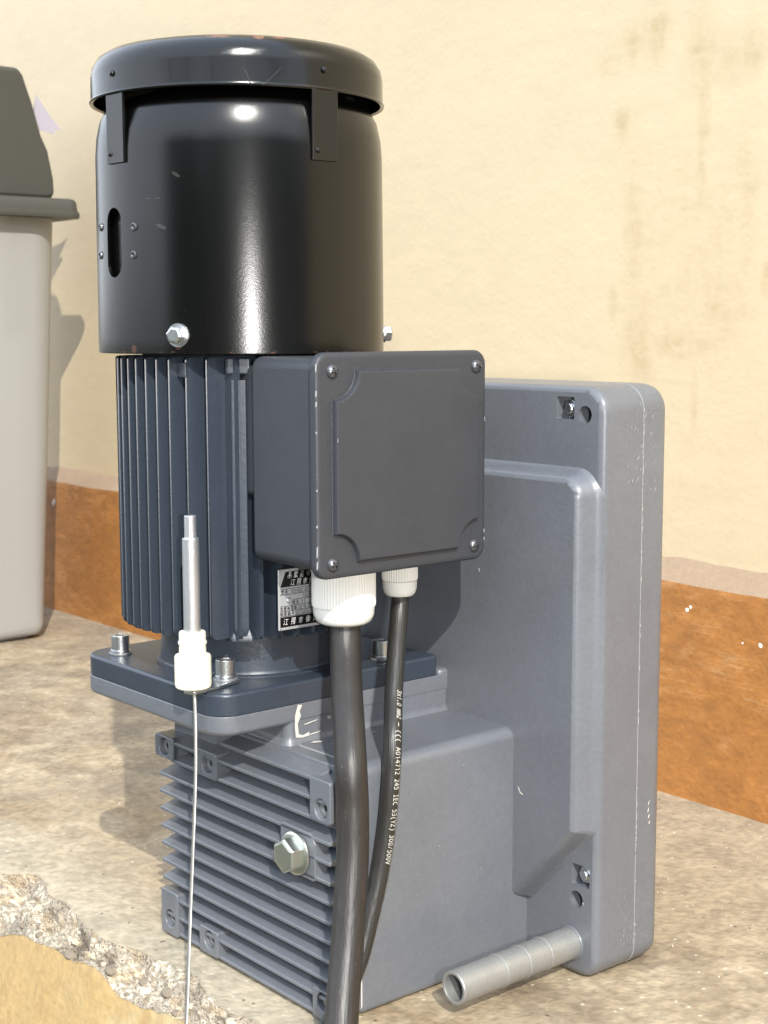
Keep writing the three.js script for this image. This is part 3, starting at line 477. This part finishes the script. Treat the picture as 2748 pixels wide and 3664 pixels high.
  { const q = c1.attributes.position, w = c1.attributes.uv; for (let i = 0; i < q.count; i += 3) { const a = [0, 1, 2].map((k) => Math.atan2(q.getZ(i + k), q.getX(i + k)) / (2 * Math.PI)); for (let k = 0; k < 3; k++) { let u = a[k]; if (u - a[0] > 0.5) u -= 1; if (u - a[0] < -0.5) u += 1; const rad = Math.hypot(q.getX(i + k), q.getZ(i + k)), y = q.getY(i + k); w.setXY(i + k, u, Math.min(0.999, (y - 0.6) / 0.1 + (cr - rad) * 4)); } } }
  const capT = dust(2, (c) => {
    // rubbed patches on the crown down to the reddish primer
    const prim = (deg, v, n, w, h) => { for (let i = 0; i < n; i++) { c.fillStyle = `rgba(${rr(176, 205)},${rr(112, 136)},${rr(84, 104)},${rr(0.75, 1)})`; c.beginPath(); c.ellipse(X(deg) + (rnd() + rnd() - 1) * w, H - (v + (rnd() + rnd() - 1) * h) * H, rr(2, 9), rr(2, 6), rr(-0.4, 0.4), 0, 7); c.fill(); } };
    prim(133, 0.462, 26, 38, 0.016); prim(124, 0.49, 30, 60, 0.018); prim(116, 0.455, 16, 14, 0.025); prim(107.5, 0.472, 14, 26, 0.015);
    c.strokeStyle = 'rgba(170,170,165,0.6)'; c.lineWidth = 1.3; c.beginPath(); c.moveTo(X(122), H - 0.2 * H); c.lineTo(X(119), H - 0.08 * H); c.stroke(); c.beginPath(); c.moveTo(X(116), H - 0.1 * H); c.lineTo(X(109), H - 0.22 * H); c.stroke();
  });
  M.capPaint = new THREE.MeshPhysicalMaterial({ map: capT, color: lin(0.35, 0.35, 0.35), specularIntensity: 0.9, roughness: 0.13, clearcoat: 0.1, clearcoatRoughness: 0.05, bumpMap: again(peel, 36, 9), bumpScale: 0.00005 });
  const cap = part('rain_cap', place(c1, KX, 0, KZ), M.capPaint, hoist);
  for (const a of [91.5, 178.5, -88.5, -1.5]) {
    const s = slab(rect(-0.0102, 0.0102, 0.5655, 0.6112), [0.0008, 0.0008, 0.0008, 0.0008], [[R - 0.0012, 0], [R + 0.0004, 0], [R + 0.0006, 0.0003]], 'x'); s.rotateY(-a * D2R); boxUV(s); const st = part('strap', place(s, AX, 0, AZ), M.black, cap);
    for (const [y, i] of [[0.572, 0], [0.6235, 1]]) { const q = lathe([[0, 0.0016], [0.0012, 0.0013], [0.002, 0.0004], [0.0021, 0]], 16).rotateZ(-Math.PI / 2); q.translate(i ? cr + 0.0002 : R + 0.0005, y, i ? 0 : 0.006); q.rotateY(-a * D2R); boxUV(q); part('strap_rivet', place(q, i ? KX : AX, 0, i ? KZ : AZ), M.black, cap); }
  }
}
// terminal box
const tb = part('terminal_box', [slab(rect(-0.0215, 0.1158, 0.3036, 0.4385), 0.008, round(0.036, 0.1056, 0.0045, 0), 'z'), slab(rect(-0.0172, 0.105, 0.3445, 0.4335), 0.006, round(-0.01, 0.037, 0.001), 'z')], M.boxPaint, hoist);
{
  const lid = part('lid', slab(rect(-0.0257, 0.1199, 0.2996, 0.4418), 0.0095, [[0.1052, 0.0016], [0.1056, 0.0006], [0.1064, 0], [0.1098, 0], [0.1112, 0.0006], [0.1119, 0.0018], [0.1121, 0.0035]], 'z'), M.boxPaint, tb);
  const P = [], a0 = -0.0125, a1 = 0.1105, b0 = 0.3098, b1 = 0.4302, q = 0.0185, N = 8;
  const arc = (cx, cy, s, e) => { for (let k = 0; k <= N; k++) { const t = (s + (e - s) * k / N) * D2R; P.push([cx + q * Math.cos(t), cy + q * Math.sin(t)]); } };
  arc(a0, b0, 90, 0); arc(a1, b0, 180, 90); arc(a1, b1, 270, 180); arc(a0, b1, 0, -90);
  part('lid_panel', slab(P, P.map(() => 0), [[0.1118, -0.0012], [0.1123, -0.0006], [0.115, 0.0001], [0.1157, 0.0006], [0.116, 0.0016]], 'z', 30), M.boxPaint, lid);
  const dome = lathe([[0, 0.0034], [0.0016, 0.0032], [0.0032, 0.0024], [0.0043, 0.0012], [0.0047, 0]], 32);
  const cross = (w, l) => slab([[-w, -w], [-w, -l], [w, -l], [w, -w], [l, -w], [l, w], [w, w], [w, l], [-w, l], [-w, w], [-l, w], [-l, -w]], 0, [[0.0008, 0], [0.006, -0.0003]], 'y', 20);
  const solid = lathe([[0, -0.001], [0.0047, -0.001], [0.0047, 0], [0.0043, 0.0012], [0.0032, 0.0024], [0.0016, 0.0032], [0, 0.0034]], 32);
  const head = cut(solid, [cross(0.0006, 0.0024)]); head.rotateX(Math.PI / 2); boxUV(head);
  [[-0.0128, 0.4300, 0.3], [0.1102, 0.4310, 0.9], [-0.0131, 0.3090, 0.6], [0.1090, 0.3096, 0.2]].forEach(([x, y, t]) => { const m = part('lid_screw', head, M.screwDark, lid); m.position.set(x, y, 0.1119); m.rotation.z = t; });
  // cable glands hanging from the box floor
  const gland = (x, z, top, r, h, dome, cr, n) => {
    const V = []; for (let k = 0; k < n * 2; k++) { const a = k / n * Math.PI, q = r - (k % 2 ? 0.00045 : 0) ; V.push([x + q * Math.cos(a), z + q * Math.sin(a)]); }
    const rib = slab(V, 0, [[top - h, 0.0016], [top - h + 0.0014, 0.0002], [top - h + 0.003, 0], [top, 0], [top, 0.001]], 'y', 12);
    const d = lathe([[cr, top - h - dome], [r * 0.72, top - h - dome], [r * 0.86, top - h - dome * 0.82], [r * 0.945, top - h - dome * 0.45], [r * 0.965, top - h + 0.0005], [cr, top - h + 0.0005]], 48); place(d, x, 0, z);
    const c = lathe([[cr, top - 0.0002], [r * 1.03, top - 0.0002], [r * 1.03, top + 0.0024], [r * 0.8, top + 0.003], [r * 0.8, top + 0.012], [0, top + 0.012]], 48); place(c, x, 0, z);
    return part('cable_gland', [rib, d, c], M.nylon, tb);
  };
  gland(0.029, 0.07, 0.2955, 0.0216, 0.0245, 0.0108, 0.0104, 64);
  gland(0.0785, 0.07, 0.2995, 0.0126, 0.0165, 0.0098, 0.0062, 44);
}

// name plate on the motor below the box
{
  // strokes of the plate's characters on a 10 x 10 grid, y down
  const G = {
    吊: '3,0 7,0 7,3 3,3 3,0;1,9 1,5 9,5 9,9;5,3 5,10', 篮: '2,0 1,2;2,1 4,1;6,0 5,2;6,1 9,1;1,3 1,5;3,3 3,5;5,2 4,4;5,3 9,3;2,6 8,6 8,9;2,6 2,9;4,6 4,9;6,6 6,9;0,9 10,9', 用: '2,0 2,7 1,10;2,0 8,0 8,10 7,10;2,3 8,3;2,6 8,6;5,0 5,10', 电: '2,2 2,7 8,7 8,2 2,2;2,4 8,4;5,0 5,9 10,9 10,7',
    江: '1,0 2,1;0,3 1,4;0,9 2,6;4,1 10,1;7,1 7,9;3,9 10,9', 阴: '1,0 1,10;1,0 4,0 3,3 4,5 2,6;6,0 6,7 5,10;6,0 9,0 9,10 8,10;6,3 9,3;6,6 9,6', 市: '5,0 5,2;0,2 10,2;2,4 2,9;2,4 8,4 8,9;5,2 5,10', 超: '0,2 4,2;2,0 2,9;0,5 5,5;2,7 5,7;0,10 10,10;5,1 9,1 8,4;7,1 5,5;6,6 9,6 9,9 6,9 6,6',
    型: '1,1 5,1;0,3 6,3;2,1 1,5;4,1 4,5;7,1 7,4;9,0 9,5;2,7 8,7;5,5 5,10;0,10 10,10', 号: '3,0 7,0 7,3 3,3 3,0;0,5 10,5;3,5 2,7 8,7 7,10 5,10', 接: '2,0 2,9;0,3 4,3;0,6 4,5;6,0 7,1;4,2 10,2;5,3 6,4;9,3 8,4;4,5 10,5;6,5 5,8 9,10;9,5 7,9 4,10', 法: '1,0 2,1;0,3 1,4;0,9 2,6;4,2 9,2;6,0 6,5;3,5 10,5;6,5 4,9 9,9;8,7 10,10',
    负: '3,0 1,3;3,1 7,1 6,3;2,3 8,3 8,7;2,3 2,7;5,4 5,7 1,10;6,8 9,10', 载: '0,2 10,2;3,0 3,4;0,4 9,4;6,0 7,5 10,10;9,5 5,10;1,6 5,6;3,5 3,10;0,8 5,8;8,0 9,1', 持: '2,0 2,9;0,3 4,3;0,6 4,5;5,2 9,2;7,0 7,4;4,4 10,4;4,6 10,6;8,4 8,9 6,10;5,7 6,8', 续: '3,0 1,3 3,3 0,7 4,7;0,10 4,9;5,1 9,1;7,0 7,3;5,3 10,3;7,4 7,7 5,10;4,7 10,7;8,8 10,10', 率: '5,0 5,1;0,1 10,1;5,2 3,3 6,4 3,6 7,6;1,3 2,4;9,3 8,4;0,6 2,5;8,5 10,6;0,8 10,8;5,6 5,10',
    工: '1,1 9,1;5,1 5,9;0,9 10,9', 作: '3,0 0,5;2,3 2,10;5,0 4,3;5,2 10,2;6,2 6,10;6,5 9,5;6,7 9,7', 标: '2,0 2,10;0,3 4,3;2,4 0,7;2,4 4,6;5,1 9,1;4,4 10,4;7,4 7,9;5,6 4,9;9,6 10,9', 准: '0,1 1,3;0,8 2,5;4,0 2,4;3,3 3,10;6,0 7,1;3,2 10,2;3,5 9,5;3,7 9,7;3,10 10,10;6,2 6,10', 编: '2,0 0,3 2,3 0,6 3,6;0,9 3,8;6,0 7,1;4,2 9,2 9,4 4,4;4,2 4,7 3,10;5,6 10,6 10,10;5,6 5,10;7,6 7,9;5,8 10,8',
    徐: '3,0 0,3;3,3 0,6;2,5 2,10;6,0 3,4;6,0 10,4;5,4 8,4;4,6 10,6;6,4 6,10;5,7 4,9;8,7 9,9', 霞: '1,0 9,0;0,2 10,2;5,0 5,4;0,2 0,4;10,2 10,4;1,6 4,6;1,5 1,10;1,8 4,8;4,5 4,8;6,5 9,5 9,7 6,7;6,8 9,8 6,10;7,8 10,10', 客: '5,0 5,1;0,1 10,1 10,3;0,1 0,3;4,2 2,5;4,3 7,3 1,7;3,4 9,7;3,7 8,7 8,10 3,10 3,7', 源: '1,0 2,1;0,3 1,4;0,9 2,6;3,1 10,1;3,1 3,6 2,10;5,3 9,3 9,6 5,6 5,3;7,6 7,10;5,7 4,9;9,7 10,9',
  };
  const plate = canvasTex(1024, 512, (c, w, h) => {
    const wh = 'rgb(228,228,225)', bk = 'rgb(18,18,20)';
    const glyphs = (s, x, y, e, sp, col, lw, lean = 0) => { c.strokeStyle = col; c.lineWidth = lw; c.lineCap = 'round'; for (const ch of s) { for (const st of (G[ch] ?? '').split(';')) { c.beginPath(); st.split(' ').forEach((q, i) => { const [a, b] = q.split(',').map(Number), X = x + a / 10 * e * 0.8 + (10 - b) / 10 * e * lean, Y = y + b / 10 * e; i ? c.lineTo(X, Y) : c.moveTo(X, Y); }); c.stroke(); } x += sp; } };
    c.fillStyle = 'rgb(170,170,172)'; c.fillRect(0, 0, w, h);
    c.fillStyle = 'rgb(14,13,14)'; c.beginPath(); c.moveTo(72, 22); c.lineTo(950, 22); c.lineTo(1004, 150); c.lineTo(18, 150); c.fill(); c.fillRect(14, 402, 996, 86); c.fillRect(8, 8, 20, 4); c.fillRect(8, 500, 20, 4); c.fillRect(996, 500, 20, 4);
    glyphs('吊篮用电机', 92, 30, 50, 64, wh, 5, 0.2); glyphs('江阴市超', 124, 92, 50, 64, wh, 5, 0.2); glyphs('江阴市徐霞客源', 46, 418, 52, 78, wh, 5, 0.18);
    c.strokeStyle = bk; c.lineWidth = 4; for (const [y, x0] of [[166, 14], [214, 14], [262, 150], [310, 14], [354, 14], [396, 14]]) { c.beginPath(); c.moveTo(x0, y); c.lineTo(1010, y); c.stroke(); }
    c.beginPath(); c.moveTo(272, 262); c.lineTo(272, 310); c.moveTo(308, 310); c.lineTo(308, 354); c.stroke();
    glyphs('型号', 24, 172, 36, 42, bk, 4); glyphs('接法', 140, 268, 36, 38, bk, 4); glyphs('负载持续率', 16, 316, 34, 36, bk, 4); glyphs('工作', 316, 316, 34, 38, bk, 4); glyphs('标准编号', 16, 358, 34, 38, bk, 4);
    c.fillStyle = bk; c.font = '46px sans-serif';
    const put = (t, x, y, k) => { c.save(); c.translate(x, y); c.scale(k, 1); c.fillText(t, 0, 0); c.restore(); };
    put('YEJ90L-4F', 126, 208, 0.95); put('1420', 250, 256, 0.85); put('Y', 232, 304, 0.9); put('380', 344, 304, 0.9); put('60 %', 202, 350, 0.85); put('JB/T6456-1992', 172, 392, 0.82);
  });
  const g = slab(rect(-0.0072, 0.0748, 0.2554, 0.2967), 0.0006, [[0.0448, 0], [0.0456, 0], [0.0458, 0.0003]], 'z'), uv = g.attributes.uv, p = g.attributes.position;
  for (let i = 0; i < uv.count; i++) uv.setXY(i, (p.getX(i) + 0.0072) / 0.082, (p.getY(i) - 0.2554) / 0.0413);
  const np = part('name_plate', g, new THREE.MeshPhysicalMaterial({ map: plate, metalness: 0.35, roughness: 0.4 }), hoist);
  np.userData.label = 'printed silver and black rating plate';
  for (const x of [0.0013, 0.0663]) part('plate_rivet', place(towardPlusZ(lathe([[0, 0.0016], [0.0014, 0.0013], [0.0022, 0.0004], [0.0023, 0]], 20)), x, 0.2752, 0.0457), M.alu, np);
}
// pull stop on a lug under the front flange bolt
{
  const lx = -0.0575, lz = 0.0175;
  const lug = part('rope_lug', slab([[-0.0262 + 0.0085, 0.0095 - 0.005], [-0.0262 + 0.0085, 0.0095 + 0.006], [-0.04, 0.0225], [lx - 0.004, lz + 0.0075], [lx - 0.0075, lz], [lx - 0.003, lz - 0.0065], [-0.04, 0.004], [-0.03, 0.001]], 0.0035, round(FT + 0.0002, FT + 0.0026, 0.0006), 'y'), M.steel, hoist);
  const b = FT + 0.0035;
  part('stop_sleeve', place(lathe([[0, b], [0.0105, b], [0.0118, b + 0.001], [0.0122, b + 0.003], [0.0122, b + 0.021], [0.0116, b + 0.0222], [0.009, b + 0.0226], [0.0089, b + 0.0292], [0.0095, b + 0.0299], [0.0095, b + 0.0312], [0.0089, b + 0.032], [0.0089, b + 0.0372], [0.0084, b + 0.038], [0, b + 0.038]], 48), lx, 0, lz), M.ivory, lug);
  part('stop_rod', place(lathe([[0, 0.256], [0.0056, 0.256], [0.0056, 0.3194], [0.0052, 0.3202], [0.0042, 0.3203], [0.004, 0.3212], [0.004, 0.3344], [0.0036, 0.335], [0, 0.335]], 40), lx, 0, lz), M.alu, lug);
}
// scuffs and bare spots on the paint: thin flakes lying on the surface
function flake(pts3) {
  const ext = [0, 1, 2].map((k) => Math.max(...pts3.map((p) => p[k])) - Math.min(...pts3.map((p) => p[k]))), d = ext.indexOf(Math.min(...ext)), [a, b] = [0, 1, 2].filter((k) => k !== d), pos = [];
  for (const t of THREE.ShapeUtils.triangulateShape(pts3.map((p) => new THREE.Vector2(p[a], p[b])), [])) for (const i of t) pos.push(...pts3[i]);
  const g = new THREE.BufferGeometry(); g.setAttribute('position', new THREE.Float32BufferAttribute(pos, 3)); return finish(g);
}
const rag = (cu, cv, ru, rv, n = 11, tilt = 0) => { const o = []; for (let i = 0; i < n; i++) { const a = i / n * Math.PI * 2, k = rr(0.5, 1.1), x = ru * k * Math.cos(a), y = rv * k * Math.sin(a); o.push([cu + x * Math.cos(tilt) - y * Math.sin(tilt), cv + x * Math.sin(tilt) + y * Math.cos(tilt)]); } return o; };
const onZ = (P, z) => P.map(([x, y]) => [x, y, z]), onX = (P, x) => P.map(([z, y]) => [x, y, z]), onY = (P, y) => P.map(([x, z]) => [x, y, z]);
{
  const w = [], s = [], e = 0.0003;
  // white scrape on the pedestal and the gearbox top
  w.push(flake(onZ([[0.013, 0.2002], [0.0168, 0.1995], [0.0145, 0.1955], [0.0155, 0.192], [0.0128, 0.187], [0.0135, 0.1795], [0.017, 0.178], [0.0225, 0.1795], [0.023, 0.1768], [0.016, 0.1765], [0.011, 0.1775], [0.0102, 0.185], [0.0105, 0.193]], 0.0386 + e)));
  w.push(flake(onZ(rag(0.025, 0.1862, 0.0075, 0.0006, 9, 0.12), 0.0386 + e)), flake(onZ(rag(0.028, 0.1778, 0.006, 0.0006, 9, 0.1), 0.0386 + e)), flake(onZ(rag(0.04, 0.187, 0.002, 0.0012), 0.0386 + e)));
  w.push(flake(onY(rag(0.024, 0.046, 0.006, 0.003, 12, 0.4), 0.1736)), flake(onY(rag(0.07, 0.052, 0.0024, 0.0012, 10, 0.3), 0.1736)), flake(onY(rag(0.032, 0.056, 0.004, 0.0012, 10, 0.2), 0.1736)));
  // nick on the raised plate
  w.push(flake(onX([[0.1128, 0.1316], [0.1142, 0.1312], [0.1158, 0.1282], [0.1184, 0.1272], [0.1184, 0.1262], [0.1152, 0.127], [0.1136, 0.1298]], PX - 0.01545)));
  w.push(flake(onX(rag(0.072, 0.283, 0.0006, 0.0018, 8, 0.4), PX - 0.01545)), flake(onX(rag(0.163, 0.0555, 0.0008, 0.0008), PX - 0.0002)));
  // rubbed side of the rear housing
  for (let i = 0; i < 46; i++) { const x = rr(0.19, 0.222), y = 0.34 + 0.065 * Math.pow(rnd(), 0.8); s.push(flake(onZ(rag(x, y, rr(0.0002, 0.0008), rr(0.0006, 0.003), 8, rr(-0.9, 0.3)), 0.1761 + 0.00008))); }
  for (let i = 0; i < 150; i++) { const x = 0.206 + (rnd() + rnd() - 1) * 0.022, y = 0.02 + Math.abs(rnd() + rnd() - 1) * 0.045; s.push(flake(onZ(rag(x, y, rr(0.0001, 0.0005), rr(0.0003, 0.0018), 7, rr(-0.9, 0.4)), 0.1761 + 0.00008))); }
  for (const [x, y] of [[0.221, 0.1205], [0.2205, 0.1155], [0.2212, 0.1105], [0.222, 0.106]]) w.push(flake(onZ(rag(x, y, 0.0008, 0.0022, 9, -0.3), 0.1762)));
  for (const [a, b, c] of [[0.375, 0.404, 6], [0.28, 0.375, 22], [0.15, 0.27, 9], [0.02, 0.14, 16]]) for (let i = 0; i < c; i++) { const y = rr(a, b); w.push(flake(onZ(rag(0.20785, y, 0.00035, rr(0.0005, 0.0024), 7), 0.1764))); }
  for (let i = 0; i < 30; i++) w.push(flake(onZ(rag(rr(0, 0.14), rr(0.01, 0.16), rr(0.0001, 0.0004), rr(0.0001, 0.0004), 6), 0.10815)));
  w.slice(0, 10).forEach((g) => part('paint_scrape', g, M.chip, hoist)); part('bare_spots', w.slice(10), M.chip, hoist).userData.kind = 'stuff'; part('rub_marks', s, M.scuff, hoist).userData.kind = 'stuff';
  // worn corners of the terminal box lid
  const k = [];
  for (const [y, h] of [[0.4325, 0.003], [0.4165, 0.0022], [0.41, 0.0018], [0.3925, 0.0008], [0.3565, 0.0007], [0.334, 0.0009], [0.318, 0.004], [0.3095, 0.003]]) k.push(flake([[-0.0253, y - h, 0.1112], [-0.0247, y - h * 0.6, 0.1119], [-0.0246, y + h, 0.1119], [-0.0253, y + h * 0.7, 0.1113]].map(([x, q, z]) => [x - 0.0002, q, z + 0.0002])));
  for (const [y, h] of [[0.396, 0.001], [0.3945, 0.0006], [0.319, 0.0022], [0.3135, 0.0018], [0.434, 0.0018]]) k.push(flake(onZ(rag(0.1185, y, 0.0005, h, 8), 0.1121)));
  k.push(flake([[-0.0117, 0.372, 0.115], [-0.0113, 0.374, 0.1154], [-0.0109, 0.386, 0.1156], [-0.0112, 0.389, 0.1156], [-0.0119, 0.384, 0.1149]].map(([x, y, z]) => [x - 0.0003, y, z + 0.0003])));
  k.forEach((g) => part('edge_chip', g, M.scuff, hoist));
}

// ───────────────────────── cables and rope ─────────────────────────
function sweep(curve, n, r, seg, mat, name) {             // tube with uv = metres along, turns around
  const g = new THREE.TubeGeometry(curve, n, r, seg, false), L = curve.getLength(), uv = g.attributes.uv; for (let i = 0; i < uv.count; i++) uv.setXY(i, uv.getX(i) * L, uv.getY(i));
  return part(name, g, mat, scene);
}
const rubberBump = dataTex(512, 256, (u, v) => 0.6 * fbm(u, v, 12, 4, 951) + 0.4 * fbm((u * 0.25) % 1, v, 64, 3, 953), false);
const thickTex = canvasTex(2048, 256, (c, w, h) => {
  c.fillStyle = 'rgb(46,43,40)'; c.fillRect(0, 0, w, h);
  for (let i = 0; i < 500; i++) { const v = rr(50, 105); c.fillStyle = `rgba(${v},${v * 0.95},${v * 0.88},${rr(0.05, 0.16)})`; c.beginPath(); c.ellipse(rnd() * w, rnd() * h, rr(6, 60), rr(0.8, 5), rr(-0.1, 0.1), 0, 7); c.fill(); }
  for (let i = 0; i < 380; i++) { c.fillStyle = `rgba(${rr(110, 160)},${rr(100, 145)},${rr(80, 120)},${rr(0.2, 0.6)})`; c.beginPath(); c.ellipse(Math.pow(rnd(), 1.6) * w, rnd() * h, rr(0.8, 4), rr(0.5, 1.8), rr(-1, 1), 0, 7); c.fill(); }
});
M.thick = new THREE.MeshPhysicalMaterial({ map: again(thickTex, 3, 1), color: lin(0.72, 0.7, 0.68), roughness: 0.44, bumpMap: again(rubberBump, 6, 1), bumpScale: 0.0004 });
tag(sweep(spline([[0.029, 0.29, 0.07], [0.0298, 0.2606, 0.0702], [0.0254, 0.2421, 0.076], [0.0133, 0.2184, 0.0925], [0.0017, 0.1975, 0.109], [-0.0066, 0.178, 0.121], [-0.0086, 0.1518, 0.125], [-0.012, 0.126, 0.129], [-0.018, 0.1013, 0.134], [-0.0274, 0.0697, 0.142], [-0.0371, 0.046, 0.15], [-0.0433, 0.0313, 0.156], [-0.051, 0.0175, 0.164], [-0.066, 0.0108, 0.18], [-0.095, -0.02, 0.205], [-0.135, -0.12, 0.235]]), 220, 0.0105, 40, M.thick, 'power_cable'), 'thick black rubber cable hanging from the large white gland', 'cable');
const thinTex = canvasTex(2048, 256, (c, w, h) => {         // u: 0.4 m along, v: once round
  c.drawImage(thickTex.image, 0, 0, w, h); c.fillStyle = 'rgba(30,28,27,0.45)'; c.fillRect(0, 0, w, h);
  c.fillStyle = 'rgb(200,196,186)'; c.font = '21px monospace';
  const put = (t, x) => { c.save(); c.translate(x, 140); c.scale(1, 1.7); c.fillText(t, 0, 0); c.restore(); };
  put('3x1.0 mm2 —', 425); put('((( A014712 245 IEC 53(YZ) 300/500V', 575);
  c.strokeStyle = 'rgba(220,216,200,0.9)'; c.lineWidth = 3; c.beginPath(); c.moveTo(680, 108); c.lineTo(2048, 108); c.stroke();
});
M.thin = new THREE.MeshPhysicalMaterial({ map: (() => { const t = again(thinTex, 2.5, 1); t.offset.set(0, 0.5); return t; })(), roughness: 0.4, bumpMap: again(rubberBump, 6, 1), bumpScale: 0.0005 });
tag(sweep(spline([[0.0785, 0.285, 0.07], [0.079, 0.2748, 0.0702], [0.0745, 0.2602, 0.074], [0.0633, 0.238, 0.084], [0.0488, 0.2099, 0.098], [0.0356, 0.1865, 0.1125], [0.0313, 0.1597, 0.1156], [0.0278, 0.132, 0.1158], [0.0211, 0.1013, 0.1165], [0.0114, 0.0737, 0.118], [0.0013, 0.0504, 0.12], [-0.0117, 0.0325, 0.123], [-0.0272, 0.0215, 0.128], [-0.044, 0.0125, 0.136], [-0.07, 0.004, 0.158], [-0.1, -0.04, 0.18], [-0.13, -0.12, 0.2]]), 240, 0.0063, 28, M.thin, 'control_cable'), 'thin black cable with white printing hanging from the small white gland', 'cable');
{
  const cu = spline([[-0.0575, 0.222, 0.0175], [-0.058, 0.2163, 0.0193], [-0.0585, 0.2014, 0.0206], [-0.059, 0.1864, 0.0215], [-0.06, 0.1658, 0.0224], [-0.0615, 0.1372, 0.0224], [-0.063, 0.1084, 0.0217], [-0.0645, 0.0793, 0.021], [-0.068, 0.0416, 0.0227], [-0.0715, 0.014, 0.0255], [-0.0745, -0.0067, 0.0278], [-0.077, -0.024, 0.03], [-0.085, -0.15, 0.035]]);
  const N = 420, F = cu.computeFrenetFrames(N, false), L = cu.getLength(), gs = [];
  for (let s = 0; s < 6; s++) {
    const pts = []; for (let i = 0; i <= N; i++) { const p = cu.getPointAt(i / N), a = s * Math.PI / 3 + i / N * L / 0.0085 * Math.PI * 2; pts.push(p.addScaledVector(F.normals[i], 0.00075 * Math.cos(a)).addScaledVector(F.binormals[i], 0.00075 * Math.sin(a))); }
    const c = new THREE.CatmullRomCurve3(pts), g = new THREE.TubeGeometry(c, N * 2, 0.00046, 6, false); gs.push(g);
  }
  M.wire = new THREE.MeshPhysicalMaterial({ color: lin(0.55, 0.53, 0.5), metalness: 0.9, roughness: 0.38 });
  tag(part('wire_rope', gs, M.wire, scene), 'thin twisted steel wire rope hanging down in front of the cooling fins', 'wire rope');
}

// ───────────────────────── trees behind the camera: the glossy black cover mirrors them ─────────────────────────
function tree(x, z, h, w, k, label) {
  const t = thing('tree', label, 'tree', 'trees across the yard'), base = -0.24;
  const limbs = [new THREE.TubeGeometry(spline([[0, 0, 0], [0.06, h * 0.25, 0.03], [0, h * 0.55, -0.05], [0.08, h * 0.85, 0.02]]), 12, 0.09, 8)];
  for (let i = 0; i < 6; i++) { const a = rr(0, 6.28), y = h * rr(0.3, 0.6), l = w * rr(0.4, 0.7); limbs.push(new THREE.TubeGeometry(spline([[0, y, 0], [l * 0.5 * Math.cos(a), y + l * 0.3, l * 0.5 * Math.sin(a)], [l * Math.cos(a), y + l * 0.7, l * Math.sin(a)]]), 6, 0.035, 6)); }
  part('trunk', finish(mergeGeometries(limbs)), M.bark, t);
  const pos = [], q = new THREE.Vector3(), e = new THREE.Euler(), c = [];
  for (let i = 0; i < 34; i++) { const a = rr(0, 6.28), v = rr(-1, 1), rad = Math.sqrt(1 - v * v) * rr(0.5, 1); c.push([rad * w * 0.5 * Math.cos(a), h * 0.55 + v * h * 0.46 * rr(0.7, 1), rad * w * 0.5 * Math.sin(a), rr(0.22, 0.5)]); }
  for (const [cx, cy, cz, cr] of c) for (let i = 0; i < 70; i++) {
    e.set(rr(0, 6.28), rr(0, 6.28), rr(0, 6.28)); const d = q.set(rr(-1, 1), rr(-1, 1), rr(-1, 1)).normalize().multiplyScalar(cr * Math.cbrt(rnd())).clone(), s = rr(0.1, 0.2);
    for (const [a, b] of [[-1, 0], [0, -0.45], [1, 0], [-1, 0], [1, 0], [0, 0.45]]) { q.set(a * s, b * s, 0).applyEuler(e); pos.push(cx + d.x + q.x, cy + d.y + q.y, cz + d.z + q.z); }
  }
  const g = new THREE.BufferGeometry(); g.setAttribute('position', new THREE.Float32BufferAttribute(pos, 3));
  part('crown', finish(g), M.leaf[k], t); t.position.set(x, base, z);
}
M.bark = new THREE.MeshStandardMaterial({ color: lin(0.09, 0.065, 0.045), roughness: 0.9 });
M.leaf = [lin(0.04, 0.065, 0.022), lin(0.055, 0.08, 0.025)].map((c) => new THREE.MeshStandardMaterial({ color: c, roughness: 0.75 }));
[[-3.2, 9.5, 3.6, 3.4], [-5.6, 8.4, 3.1, 3.0], [-7.8, 6.8, 3.9, 3.4], [-8.8, 4.4, 3.0, 2.8], [-9.8, 1.8, 3.5, 3.2], [-0.9, 10.4, 4.2, 3.6], [1.8, 10.2, 3.4, 3.2], [4.4, 9.6, 3.8, 3.2], [-1.9, 13, 4.6, 4], [-4.9, 12, 4.4, 4], [-7.8, 10.4, 4.8, 4], [-10.2, 7.4, 4.6, 4], [-12, 4, 4.5, 4], [1.2, 13.4, 4.7, 4.2], [-12.6, 0.4, 4.4, 4]].forEach(([x, z, h, w], i) => tree(x, z, h, w, i % 2, i % 2 ? (i > 7 ? 'tall light green leafy tree in the rear row across the yard' : 'light green leafy tree in the near row across the yard') : (i > 7 ? 'tall dark green leafy tree in the rear row across the yard' : 'dark green leafy tree in the near row across the yard')));

renderer.render(scene, camera);
